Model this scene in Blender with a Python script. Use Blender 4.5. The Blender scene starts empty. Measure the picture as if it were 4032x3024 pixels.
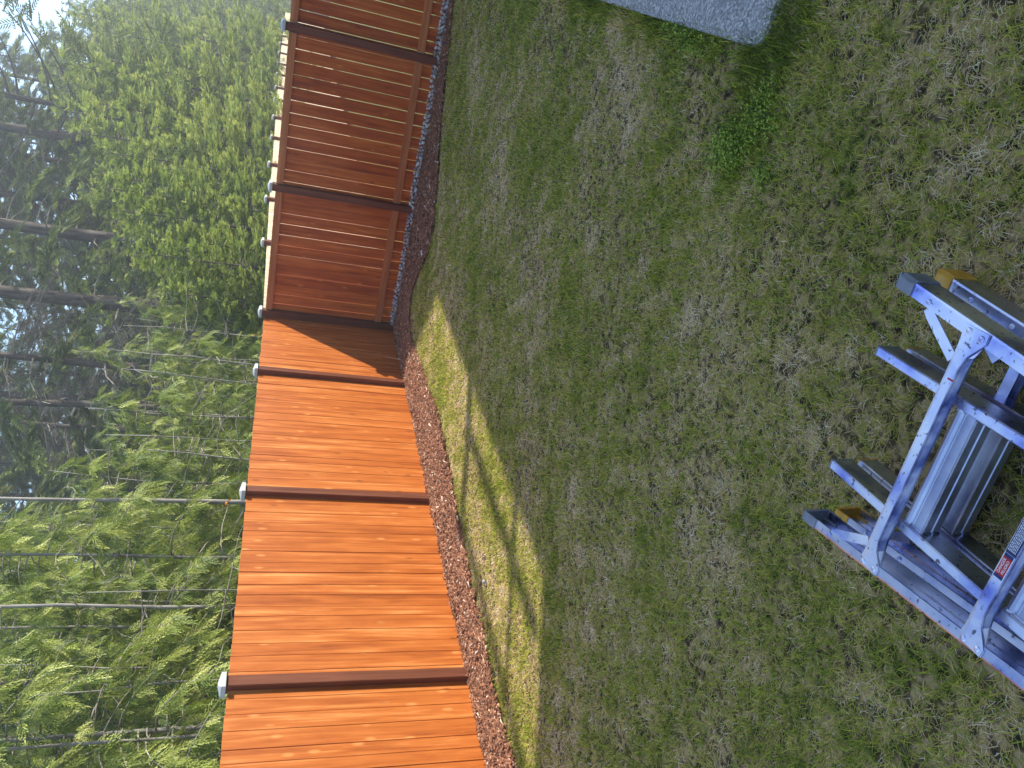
import bpy, math, random
import numpy as np
from mathutils import Vector, Matrix

rng = np.random.default_rng(7)
random.seed(7)
R = math.radians
SC = bpy.context.scene
COL = SC.collection

# ------------------------------------------------------------------ camera
# X runs along the sunlit fence, Y away from the house, Z up; the photograph
# was taken with the camera turned on its side.
CAM = np.array([0.0, 0.0, 2.0506])
PITCH, ROLL, AZ, FPX = 0.341, 0.0953, 0.5085, 3032.6


def cam_axes(p, r, a):
    fwd = np.array([math.cos(a), math.sin(a), 0])
    right = np.array([math.sin(a), -math.cos(a), 0])
    upv = np.array([0, 0, 1.0])
    f2 = fwd * math.cos(p) - upv * math.sin(p)
    u2 = fwd * math.sin(p) + upv * math.cos(p)
    return right * math.cos(r) + u2 * math.sin(r), -right * math.sin(r) + u2 * math.cos(r), f2


cR, cU, cF = cam_axes(PITCH, ROLL, AZ)
cd = bpy.data.cameras.new('camera')
cam = bpy.data.objects.new('camera', cd)
COL.objects.link(cam)
m = Matrix.Identity(4)
for i in range(3):
    m[i][0], m[i][1], m[i][2], m[i][3] = -cU[i], cR[i], -cF[i], CAM[i]
cam.matrix_world = m
cd.sensor_fit = 'HORIZONTAL'
cd.sensor_width = 36
cd.lens = FPX / 4032 * 36
cd.clip_start = 0.05
cd.clip_end = 600
SC.camera = cam

# ------------------------------------------------------------------ light
SUN_DIR = Vector((-0.817, 1.15, -1.0)).normalized()      # the way the light travels
w = bpy.data.worlds.new('World')
SC.world = w
w.use_nodes = True
nt = w.node_tree
bg = nt.nodes['Background']
sky = nt.nodes.new('ShaderNodeTexSky')
sky.sky_type = 'NISHITA'
sky.sun_disc = False
sky.sun_elevation = math.asin(-SUN_DIR.z)
sky.sun_rotation = math.atan2(-SUN_DIR.x, -SUN_DIR.y)
sky.air_density = 1.0
sky.dust_density = 0.0
sky.ozone_density = 2.2
nt.links.new(sky.outputs[0], bg.inputs[0])
bg.inputs[1].default_value = 0.15
sl = bpy.data.lights.new('sun', 'SUN')
sl.energy = 3.15
sl.angle = R(0.53)
sl.color = (1.0, 0.94, 0.84)
sun = bpy.data.objects.new('sun', sl)
COL.objects.link(sun)
sun.rotation_euler = SUN_DIR.to_track_quat('-Z', 'Y').to_euler()
sun.location = (12, -14, 16)
SC.view_settings.view_transform = 'Standard'
SC.view_settings.look = 'None'
SC.view_settings.gamma = 1
SC.view_settings.use_curve_mapping = False
SC.view_settings.exposure = 1.55
SC.render.engine = 'CYCLES'
SC.cycles.use_denoising = True
SC.cycles.max_bounces = 9
SC.cycles.diffuse_bounces = 6
SC.cycles.transparent_max_bounces = 8
SC.cycles.sample_clamp_indirect = 6
SC.render.film_transparent = False
GLARE_HAZE = 0.0052  # density of the volume that imitates sun glare in the lens

# ------------------------------------------------------------------ helpers
X2, Y1 = 9.856, 4.791          # inner faces of the two fences; they meet at the corner


def gz(x, y):
    return -(x - X2) * .0216 - (y - Y1) * .0243


def link(o, parent=None):
    COL.objects.link(o)
    if parent is not None:
        o.parent = parent
    return o


def empty(name, loc, label=None, cat=None, group=None):
    o = bpy.data.objects.new(name, None)
    o.empty_display_size = .2
    o.location = loc
    COL.objects.link(o)
    return tag(o, label, cat, group)


def tag(o, label=None, cat=None, group=None, kind=None):
    if label: o['label'] = label
    if cat: o['category'] = cat
    if group: o['group'] = group
    if kind: o['kind'] = kind
    return o


def mesh_np(name, v, faces, mat=None, tone=None, smooth=False):
    """faces: list of (n,k) int arrays"""
    me = bpy.data.meshes.new(name)
    v = np.asarray(v, np.float32)
    me.vertices.add(len(v))
    me.vertices.foreach_set('co', v.ravel())
    loops = np.concatenate([f.ravel() for f in faces]).astype(np.int32)
    tot = np.concatenate([np.full(len(f), f.shape[1], np.int32) for f in faces])
    start = np.concatenate([[0], np.cumsum(tot)[:-1]]).astype(np.int32)
    me.loops.add(len(loops))
    me.loops.foreach_set('vertex_index', loops)
    me.polygons.add(len(tot))
    me.polygons.foreach_set('loop_start', start)
    me.polygons.foreach_set('loop_total', tot)
    if smooth:
        me.polygons.foreach_set('use_smooth', np.ones(len(tot), bool))
    me.update(calc_edges=True)
    if tone is not None:
        a = me.attributes.new('tone', 'FLOAT', 'POINT')
        a.data.foreach_set('value', np.asarray(tone, np.float32))
    if mat: me.materials.append(mat)
    return me


def instance(bv, bf, M, L):
    """copies of base verts bv (n,3) / faces bf (m,k) by matrices M (N,3,3), places L (N,3)"""
    N, n = len(M), len(bv)
    v = np.einsum('nij,kj->nki', M, bv) + L[:, None, :]
    f = bf[None, :, :] + (np.arange(N) * n)[:, None, None]
    return v.reshape(-1, 3), f.reshape(-1, bf.shape[1])


class MB:
    """collects simple solids, makes one mesh"""
    def __init__(s): s.v, s.f = [], []

    def add(s, v, f):
        o = len(s.v)
        s.v += [tuple(p) for p in v]
        s.f += [tuple(i + o for i in q) for q in f]
        return s

    def box(s, x0, x1, y0, y1, z0, z1):
        v = [(x0, y0, z0), (x1, y0, z0), (x1, y1, z0), (x0, y1, z0), (x0, y0, z1), (x1, y0, z1), (x1, y1, z1), (x0, y1, z1)]
        return s.add(v, [(3, 2, 1, 0), (4, 5, 6, 7), (0, 1, 5, 4), (1, 2, 6, 5), (2, 3, 7, 6), (3, 0, 4, 7)])

    def loft(s, rings, close=True, caps=True):
        n = len(rings[0]); o = len(s.v)
        for r in rings: s.v += [tuple(p) for p in r]
        for i in range(len(rings) - 1):
            a, b = o + i * n, o + (i + 1) * n
            for j in range(n if close else n - 1):
                k = (j + 1) % n
                s.f.append((a + j, a + k, b + k, b + j))
        if caps and close:
            s.f.append(tuple(o + j for j in reversed(range(n))))
            s.f.append(tuple(o + (len(rings) - 1) * n + j for j in range(n)))
        return s

    def tube(s, pts, rad, n=8):
        pts = [Vector(p) for p in pts]
        rings = []
        ref = Vector((0.13, 0.31, 0.94))
        for i, p in enumerate(pts):
            d = (pts[min(i + 1, len(pts) - 1)] - pts[max(i - 1, 0)]).normalized()
            if abs(d.dot(ref)) > .95: rr = Vector((1, 0.1, 0))
            else: rr = ref
            a = d.cross(rr).normalized(); b = d.cross(a)
            r = rad[i] if hasattr(rad, '__len__') else rad
            rings.append([p + (a * math.cos(t) + b * math.sin(t)) * r for t in [2 * math.pi * j / n for j in range(n)]])
        return s.loft(rings)

    def mesh(s, name, mat=None, smooth=False, bevel=0):
        me = bpy.data.meshes.new(name)
        me.from_pydata(s.v, [], s.f)
        if bevel or True:
            import bmesh
            bm = bmesh.new(); bm.from_mesh(me)
            bmesh.ops.recalc_face_normals(bm, faces=bm.faces)
            if bevel:
                ed = [e for e in bm.edges if len(e.link_faces) == 2 and e.calc_face_angle(0) > .5]
                bmesh.ops.bevel(bm, geom=ed, offset=bevel, segments=2 if bevel > .003 else 1, affect='EDGES', clamp_overlap=True)
            bm.to_mesh(me); bm.free()
        if smooth:
            for p in me.polygons: p.use_smooth = True
        me.update()
        if mat: me.materials.append(mat)
        return me

    def obj(s, name, mat=None, parent=None, **k):
        return link(bpy.data.objects.new(name, s.mesh(name, mat, **k)), parent)


def vnoise(x, y, seed=0, octaves=3):
    """smooth pseudo noise, about 0..1"""
    r = np.random.default_rng(seed)
    out = np.zeros_like(x); amp = 1.; tot = 0
    for o in range(octaves):
        acc = np.zeros_like(x)
        for k in range(7):
            a = r.uniform(0, 2 * np.pi); f = 2 ** o * r.uniform(.6, 1.5); ph = r.uniform(0, 6.28)
            acc += np.sin((x * np.cos(a) + y * np.sin(a)) * f * 2 * np.pi + ph)
        out += amp * acc / 7 ** .5; tot += amp; amp *= .6
    return .5 + .35 * out / tot


# ------------------------------------------------------------------ materials
def mat_new(name):
    mt = bpy.data.materials.new(name); mt.use_nodes = True
    n = mt.node_tree.nodes
    return mt, mt.node_tree, n, mt.node_tree.links, n['Principled BSDF']


def ramp(n, stops):
    r = n.new('ShaderNodeValToRGB')
    e = r.color_ramp.elements
    while len(e) < len(stops): e.new(.5)
    for i, (p, c) in enumerate(stops):
        e[i].position = p; e[i].color = (*c, 1)
    return r


def wood(name, cols, rough=.55, knots=True, scale=1.0, var=.35):
    """grain along object Z; tone differs board by board"""
    mt, t, n, l, b = mat_new(name)
    tc = n.new('ShaderNodeTexCoord'); oi = n.new('ShaderNodeObjectInfo')
    mul = n.new('ShaderNodeVectorMath'); mul.operation = 'SCALE'
    cmb = n.new('ShaderNodeCombineXYZ')
    for i in range(3): l.new(oi.outputs['Random'], cmb.inputs[i])
    l.new(cmb.outputs[0], mul.inputs[0]); mul.inputs['Scale'].default_value = 57.3
    add = n.new('ShaderNodeVectorMath'); l.new(tc.outputs['Object'], add.inputs[0]); l.new(mul.outputs[0], add.inputs[1])
    mp = n.new('ShaderNodeMapping'); mp.inputs['Scale'].default_value = (22 * scale, 22 * scale, .9 * scale)
    l.new(add.outputs[0], mp.inputs[0])
    # knots bend the grain
    mpk = n.new('ShaderNodeMapping'); mpk.inputs['Scale'].default_value = (10, 10, 3.6); l.new(add.outputs[0], mpk.inputs[0])
    vo = n.new('ShaderNodeTexVoronoi'); vo.inputs['Scale'].default_value = 1.0; l.new(mpk.outputs[0], vo.inputs['Vector'])
    kr = ramp(n, [(.0, (.3, .3, .3)), (.05, (1, 1, 1)), (.11, (.6, .6, .6)), (.19, (0, 0, 0))]); l.new(vo.outputs['Distance'], kr.inputs[0])
    wv = n.new('ShaderNodeTexNoise'); wv.inputs['Scale'].default_value = 1.0; wv.inputs['Detail'].default_value = 6; wv.inputs['Roughness'].default_value = .62
    wv.inputs['Distortion'].default_value = .9
    l.new(mp.outputs[0], wv.inputs['Vector'])
    # blotches of stain
    bl = n.new('ShaderNodeTexNoise'); bl.inputs['Scale'].default_value = 4.5; bl.inputs['Detail'].default_value = 3
    mpb = n.new('ShaderNodeMapping'); mpb.inputs['Scale'].default_value = (2.5, 2.5, .8); l.new(add.outputs[0], mpb.inputs[0]); l.new(mpb.outputs[0], bl.inputs['Vector'])
    s1 = n.new('ShaderNodeMath'); s1.operation = 'MULTIPLY_ADD'; l.new(bl.outputs['Fac'], s1.inputs[0]); s1.inputs[1].default_value = .6
    gc = n.new('ShaderNodeMath'); gc.operation = 'MULTIPLY_ADD'; l.new(wv.outputs['Fac'], gc.inputs[0]); gc.inputs[1].default_value = 2.0; gc.inputs[2].default_value = -.5
    l.new(gc.outputs[0], s1.inputs[2])
    s2 = n.new('ShaderNodeMath'); s2.operation = 'MULTIPLY_ADD'; l.new(oi.outputs['Random'], s2.inputs[0]); s2.inputs[1].default_value = var; l.new(s1.outputs[0], s2.inputs[2])
    s3 = n.new('ShaderNodeMath'); s3.operation = 'SUBTRACT'; l.new(s2.outputs[0], s3.inputs[0]); s3.inputs[1].default_value = .5 + var / 2 - .2
    cr = ramp(n, cols); l.new(s3.outputs[0], cr.inputs[0])
    col = cr.outputs[0]
    if knots:
        kn = n.new('ShaderNodeTexNoise'); kn.inputs['Scale'].default_value = 1.4; l.new(add.outputs[0], kn.inputs['Vector'])
        kk = n.new('ShaderNodeMath'); kk.operation = 'MULTIPLY'; l.new(kr.outputs[0], kk.inputs[0]); kk.inputs[1].default_value = .75
        kc = ramp(n, [(.50, tuple(min(1, c * 1.1) for c in cols[-1][1])), (.56, tuple(c * .6 for c in cols[0][1]))]); l.new(kn.outputs['Fac'], kc.inputs[0])
        mx = n.new('ShaderNodeMix'); mx.data_type = 'RGBA'
        l.new(kk.outputs[0], mx.inputs['Factor']); l.new(col, mx.inputs['A']); l.new(kc.outputs[0], mx.inputs['B'])
        col = mx.outputs['Result']
    l.new(col, b.inputs['Base Color'])
    b.inputs['Roughness'].default_value = rough
    b.inputs['Specular IOR Level'].default_value = .3
    bp = n.new('ShaderNodeBump'); bp.inputs['Strength'].default_value = .25; bp.inputs['Distance'].default_value = .004
    l.new(wv.outputs['Fac'], bp.inputs['Height']); l.new(bp.outputs[0], b.inputs['Normal'])
    return mt


def tone_mat(name, stops, rough=.8, transl=0, obj_var=.0, spec=.2, fine=0, attr='tone'):
    """colour from the 'tone' each piece carries"""
    mt, t, n, l, b = mat_new(name)
    a = n.new('ShaderNodeAttribute'); a.attribute_name = attr
    oi = n.new('ShaderNodeObjectInfo')
    s = n.new('ShaderNodeMath'); s.operation = 'MULTIPLY_ADD'
    l.new(oi.outputs['Random'], s.inputs[0]); s.inputs[1].default_value = obj_var
    l.new(a.outputs['Fac'], s.inputs[2])
    s2 = n.new('ShaderNodeMath'); s2.operation = 'SUBTRACT'; l.new(s.outputs[0], s2.inputs[0]); s2.inputs[1].default_value = obj_var / 2
    cr = ramp(n, stops); l.new(s2.outputs[0], cr.inputs[0])
    col = cr.outputs[0]
    if fine:
        tc = n.new('ShaderNodeTexCoord'); nz = n.new('ShaderNodeTexNoise'); nz.inputs['Scale'].default_value = fine
        l.new(tc.outputs['Object'], nz.inputs['Vector'])
        hs = n.new('ShaderNodeHueSaturation'); l.new(col, hs.inputs['Color'])
        mr = n.new('ShaderNodeMapRange'); mr.inputs['To Min'].default_value = .6; mr.inputs['To Max'].default_value = 1.4
        l.new(nz.outputs['Fac'], mr.inputs['Value']); l.new(mr.outputs[0], hs.inputs['Value']); col = hs.outputs[0]
    l.new(col, b.inputs['Base Color'])
    b.inputs['Roughness'].default_value = rough
    b.inputs['Specular IOR Level'].default_value = spec
    if transl:
        out = n['Material Output']; tr = n.new('ShaderNodeBsdfTranslucent'); l.new(col, tr.inputs['Color'])
        mx = n.new('ShaderNodeMixShader'); mx.inputs[0].default_value = transl
        l.new(b.outputs[0], mx.inputs[1]); l.new(tr.outputs[0], mx.inputs[2]); l.new(mx.outputs[0], out.inputs['Surface'])
    return mt


def noise_mat(name, stops, scale=5, rough=.8, metal=0, detail=5, bump=0, spec=.3, stretch=(1, 1, 1), rough_var=0):
    mt, t, n, l, b = mat_new(name)
    tc = n.new('ShaderNodeTexCoord'); mp = n.new('ShaderNodeMapping'); mp.inputs['Scale'].default_value = stretch
    l.new(tc.outputs['Object'], mp.inputs[0])
    nz = n.new('ShaderNodeTexNoise'); nz.inputs['Scale'].default_value = scale; nz.inputs['Detail'].default_value = detail
    l.new(mp.outputs[0], nz.inputs['Vector'])
    cr = ramp(n, stops); l.new(nz.outputs['Fac'], cr.inputs[0]); l.new(cr.outputs[0], b.inputs['Base Color'])
    b.inputs['Roughness'].default_value = rough; b.inputs['Metallic'].default_value = metal
    b.inputs['Specular IOR Level'].default_value = spec
    if rough_var:
        mr = n.new('ShaderNodeMapRange'); mr.inputs['From Min'].default_value = .3; mr.inputs['From Max'].default_value = .7
        mr.inputs['To Min'].default_value = rough - rough_var; mr.inputs['To Max'].default_value = rough + rough_var
        l.new(nz.outputs['Fac'], mr.inputs['Value']); l.new(mr.outputs[0], b.inputs['Roughness'])
    if bump:
        bp = n.new('ShaderNodeBump'); bp.inputs['Strength'].default_value = bump; bp.inputs['Distance'].default_value = .01
        l.new(nz.outputs['Fac'], bp.inputs['Height']); l.new(bp.outputs[0], b.inputs['Normal'])
    return mt


M = {}
M['board'] = wood('stained_cedar', [(.0, (.26, .061, .008)), (.34, (.40, .102, .014)), (.60, (.49, .142, .024)), (1, (.66, .27, .078))], var=.20)
M['board_in'] = wood('stained_cedar_inner', [(.05, (.27, .046, .006)), (.40, (.42, .085, .010)), (.65, (.51, .120, .016)), (.95, (.62, .19, .035))], var=.25)
M['post'] = wood('dark_stained_post', [(.1, (.095, .030, .013)), (.5, (.15, .046, .020)), (.9, (.20, .068, .033))], knots=False, var=.15)
M['rail'] = wood('stained_rail', [(.1, (.34, .10, .028)), (.5, (.46, .15, .045)), (.9, (.56, .21, .075))], var=.1)
M['raw'] = wood('raw_pine', [(.1, (.50, .34, .20)), (.5, (.62, .46, .30)), (.9, (.74, .60, .44))], knots=False, var=.15)
M['cut'] = noise_mat('bare_cut_wood', [(.3, (.55, .38, .2)), (.7, (.75, .6, .38))], 30)
M['cap'] = noise_mat('pale_cap', [(.3, (.44, .44, .41)), (.7, (.54, .54, .51))], 6, .4)
M['soil'] = noise_mat('lawn_soil', [(.36, (.030, .022, .013)), (.47, (.12, .080, .038)), (.57, (.36, .25, .115)), (.72, (.20, .18, .05))], 26, .95, detail=8, bump=.5, spec=.1)
M['turf'] = noise_mat('neighbour_turf', [(.3, (.09, .14, .035)), (.5, (.16, .20, .06)), (.7, (.34, .29, .15))], 22, .9, detail=8, bump=.4, spec=.1)
M['forest_floor'] = noise_mat('forest_floor', [(.3, (.025, .02, .012)), (.55, (.055, .042, .022)), (.75, (.04, .055, .016))], 3, .95, detail=8, spec=.1)
M['mulch_base'] = noise_mat('mulch_base', [(.3, (.06, .024, .013)), (.6, (.17, .065, .034)), (.8, (.28, .125, .066))], 40, .95, detail=8, bump=.6, spec=.1)
M['chip'] = tone_mat('bark_chip', [(0, (.070, .030, .016)), (.4, (.25, .112, .058)), (.72, (.36, .16, .085)), (.90, (.52, .32, .19)), (1, (.70, .56, .40))], .85)
M['stone'] = tone_mat('grey_stone', [(0, (.22, .215, .20)), (1, (.64, .62, .59))], .75, obj_var=1.0, fine=30)
M['grass'] = tone_mat('grass_blade', [(0, (.11, .155, .018)), (.30, (.33, .385, .038)), (.52, (.62, .60, .08)), (.66, (.64, .46, .17)), (.82, (.76, .57, .29)), (1, (.92, .79, .54))], .6, transl=.45, spec=.25)
M['weed'] = tone_mat('weed_leaf', [(0, (.12, .20, .02)), (.5, (.30, .40, .04)), (1, (.50, .56, .08))], .5, transl=.3)
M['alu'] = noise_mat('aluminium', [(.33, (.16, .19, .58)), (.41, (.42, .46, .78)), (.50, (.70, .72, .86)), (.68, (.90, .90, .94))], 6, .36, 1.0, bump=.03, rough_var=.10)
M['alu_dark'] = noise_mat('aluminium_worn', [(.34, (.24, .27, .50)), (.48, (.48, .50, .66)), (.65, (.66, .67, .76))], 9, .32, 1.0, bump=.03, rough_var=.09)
M['step'] = noise_mat('step_metal', [(.35, (.44, .46, .60)), (.65, (.66, .68, .78))], 12, .48, 1.0, bump=.03, rough_var=.08)
for key in ('alu', 'alu_dark'):
    t = M[key].node_tree; n = t.nodes; l = t.links; b = n['Principled BSDF']
    src = b.inputs['Base Color'].links[0].from_socket
    tc = [q for q in n if q.bl_idname == 'ShaderNodeTexCoord'][0]
    sp_ = n.new('ShaderNodeTexNoise'); sp_.inputs['Scale'].default_value = 75; sp_.inputs['Detail'].default_value = 4; l.new(tc.outputs['Object'], sp_.inputs['Vector'])
    rm = ramp(n, [(.62, (0, 0, 0)), (.68, (1, 1, 1))]); l.new(sp_.outputs['Fac'], rm.inputs[0])
    mx = n.new('ShaderNodeMix'); mx.data_type = 'RGBA'; l.new(rm.outputs[0], mx.inputs['Factor']); l.new(src, mx.inputs['A']); mx.inputs['B'].default_value = (.16, .16, .22, 1)
    l.new(mx.outputs['Result'], b.inputs['Base Color'])
M['tread'] = noise_mat('ribbed_tread_shaded', [(.38, (.05, .06, .16)), (.5, (.20, .21, .36)), (.65, (.42, .43, .54))], 14, .5, 1.0, bump=.05, rough_var=.1)  # metal of the ribbed face, darkened to paint in the shade among its ribs
M['yellow'] = noise_mat('yellow_plastic', [(.35, (.50, .25, .025)), (.62, (.62, .34, .05)), (.78, (.40, .30, .16))], 22, .5)
M['greycap'] = noise_mat('grey_plastic', [(.35, (.16, .17, .19)), (.62, (.24, .25, .28)), (.74, (.46, .36, .16))], 20, .5)
M['red'] = noise_mat('label_red', [(.3, (.45, .012, .014)), (.7, (.52, .018, .02))], 20, .35)
M['navy'] = noise_mat('label_navy', [(.3, (.02, .03, .10)), (.7, (.03, .04, .13))], 20, .35)
M['white'] = noise_mat('label_white', [(.3, (.7, .7, .72)), (.7, (.8, .8, .8))], 20, .4)
M['bark'] = noise_mat('fir_bark', [(.3, (.045, .035, .028)), (.55, (.12, .098, .08)), (.75, (.19, .165, .14))], 4, .95, detail=8, bump=1, stretch=(3, 3, .6), spec=.1)
M['palebark'] = noise_mat('pale_bark', [(.3, (.14, .125, .10)), (.55, (.29, .265, .225)), (.75, (.38, .355, .31))], 9, .85, bump=.4, stretch=(2, 2, .6), spec=.15)
M['twig'] = noise_mat('bare_twig', [(.3, (.20, .17, .13)), (.7, (.40, .36, .29))], 6, .9, spec=.1)
M['cedar'] = tone_mat('cedar_spray', [(0, (.060, .10, .016)), (.3, (.16, .22, .034)), (.65, (.36, .42, .07)), (1, (.64, .64, .20))], .5, transl=.28, obj_var=.25, spec=.35)
M['spruce'] = tone_mat('young_fir_shoots', [(0, (.080, .135, .030)), (.3, (.22, .30, .055)), (.65, (.46, .53, .10)), (1, (.66, .66, .19))], .5, transl=.4, obj_var=.25, spec=.3)
M['fir'] = tone_mat('tall_fir_needles', [(0, (.055, .090, .028)), (.5, (.16, .21, .058)), (1, (.40, .43, .13))], .6, transl=.2, obj_var=.3)
M['dead'] = tone_mat('dead_twigs', [(0, (.09, .075, .06)), (1, (.24, .21, .17))], .9)
M['maple'] = tone_mat('broad_leaf', [(0, (.10, .17, .02)), (1, (.28, .34, .05))], .45, transl=.4, obj_var=.1)
M['ribbon'] = noise_mat('orange_ribbon', [(.3, (.75, .22, .02)), (.7, (.85, .32, .04))], 10, .4)
M['yribbon'] = noise_mat('tan_ribbon', [(.3, (.60, .33, .06)), (.7, (.70, .42, .10))], 10, .4)
M['siding'] = noise_mat('house_siding', [(.3, (.66, .66, .65)), (.7, (.72, .72, .71))], 2, .7)
M['roof'] = noise_mat('roof_shingle', [(.3, (.05, .05, .05)), (.7, (.09, .085, .08))], 9, .9)
M['trim'] = noise_mat('house_trim', [(.3, (.72, .72, .70)), (.7, (.78, .78, .76))], 3, .5)
M['glass'] = noise_mat('window_glass', [(.3, (.04, .05, .06)), (.7, (.06, .07, .08))], 2, .05, spec=.8)
M['timber'] = noise_mat('guard_timber', [(.3, (.40, .29, .17)), (.7, (.52, .39, .24))], 8, .8)

# exposed-aggregate concrete
mt, t, n, l, b = mat_new('exposed_aggregate')
tc = n.new('ShaderNodeTexCoord')
vo = n.new('ShaderNodeTexVoronoi'); vo.inputs['Scale'].default_value = 110; l.new(tc.outputs['Object'], vo.inputs['Vector'])
cr = ramp(n, [(0, (.15, .142, .13)), (.35, (.26, .246, .226)), (.7, (.35, .333, .307)), (1, (.56, .53, .49))])
sp = n.new('ShaderNodeSeparateColor'); l.new(vo.outputs['Color'], sp.inputs[0]); l.new(sp.outputs[0], cr.inputs[0])
l.new(cr.outputs[0], b.inputs['Base Color']); b.inputs['Roughness'].default_value = .7
bp = n.new('ShaderNodeBump'); bp.inputs['Strength'].default_value = .6; bp.inputs['Distance'].default_value = .004; bp.invert = True
l.new(vo.outputs['Distance'], bp.inputs['Height']); l.new(bp.outputs[0], b.inputs['Normal'])
M['aggregate'] = mt

# ------------------------------------------------------------------ ground
MULCH_EDGE = [(-8, 4.30), (1.0, 4.30), (2.0, 4.27), (2.735, 4.259), (3.05, 4.31), (3.38, 4.30), (3.85, 4.25), (4.305, 4.249), (4.8, 4.17), (5.29, 4.138), (5.9, 4.06),
              (6.513, 4.031), (7.1, 4.10), (7.6, 4.13), (8.179, 4.222), (8.70, 4.19), (8.93, 4.05), (8.98, 3.815), (8.72, 3.40), (8.40, 3.03), (8.38, 2.75), (8.508, 2.48),
              (8.75, 2.05), (9.016, 1.737), (9.17, 1.40), (9.314, 1.088), (9.44, .75), (9.529, .439), (9.56, 0), (9.58, -1), (9.6, -3.0)]
MPOLY = np.array(MULCH_EDGE + [(X2 + .05, -3.0), (X2 + .05, Y1 + .05), (-8, Y1 + .05)])


def inside(px, py, poly):
    c = np.zeros(px.shape, bool)
    j = len(poly) - 1
    for i in range(len(poly)):
        xi, yi = poly[i]; xj, yj = poly[j]
        hit = ((yi > py) != (yj > py)) & (px < (xj - xi) * (py - yi) / (yj - yi + 1e-12) + xi)
        c ^= hit; j = i
    return c


def sheet(name, x0, x1, y0, y1, nx, ny, zf, mat, keep=None):
    xs = np.linspace(x0, x1, nx); ys = np.linspace(y0, y1, ny)
    X, Y = np.meshgrid(xs, ys, indexing='ij')
    v = np.stack([X, Y, zf(X, Y)], -1).reshape(-1, 3)
    i, j = np.meshgrid(np.arange(nx - 1), np.arange(ny - 1), indexing='ij')
    a = (i * ny + j).ravel()
    f = np.stack([a, a + ny, a + ny + 1, a + 1], 1)
    if keep is not None:
        c = v[f].mean(1); f = f[keep(c[:, 0], c[:, 1])]
    me = mesh_np(name, v, [f], mat, smooth=True)
    return tag(link(bpy.data.objects.new(name, me)), kind='structure')


def lawn_z(x, y):
    return gz(x, y) + .018 + .012 * (vnoise(x * .8, y * .8, 3) - .5) + .03 * np.clip((1.8 - y) / 1.8, 0, 1) * np.clip((4 - x) / 3, 0, 1)


def mulch_z(x, y):
    return gz(x, y) + .035 + .03 * (vnoise(x * 2.2, y * 2.2, 5) - .5)


def far_z(x, y):
    return gz(np.clip(x, -60, 60), np.clip(y, -40, 70)) - .06 - .0 * x


sheet('ground', -220, 260, -200, 280, 61, 61, far_z, M['forest_floor'])
sheet('lawn', -7.5, X2 + .02, -3.4, Y1 + .02, 140, 80, lawn_z, M['soil'])
sheet('mulch_bed', 0.0, X2 + .02, -3.0, Y1 + .02, 260, 200, mulch_z, M['mulch_base'], keep=lambda x, y: inside(x, y, MPOLY))

sheet('neighbour_lawn', X2 + .12, 46, -3.4, Y1 - .03, 60, 30, lambda x, y: gz(x, y) + .01, M['turf'])

# patio slab, edge parallel to the fence
sb = MB()
pz = gz(4, 0) + .035


def slab_ring(z):
    pts = [(2.79, -2.94), (2.79, -.06), (2.80, .0), (2.85, .025), (9.3, .025), (9.3, -2.94)]
    return [(x, y, gz(x, y) + z) for x, y in pts]


sb.loft([slab_ring(-.1), slab_ring(.056)])
tag(sb.obj('patio', M['aggregate'], bevel=.006), kind='structure')


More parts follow.
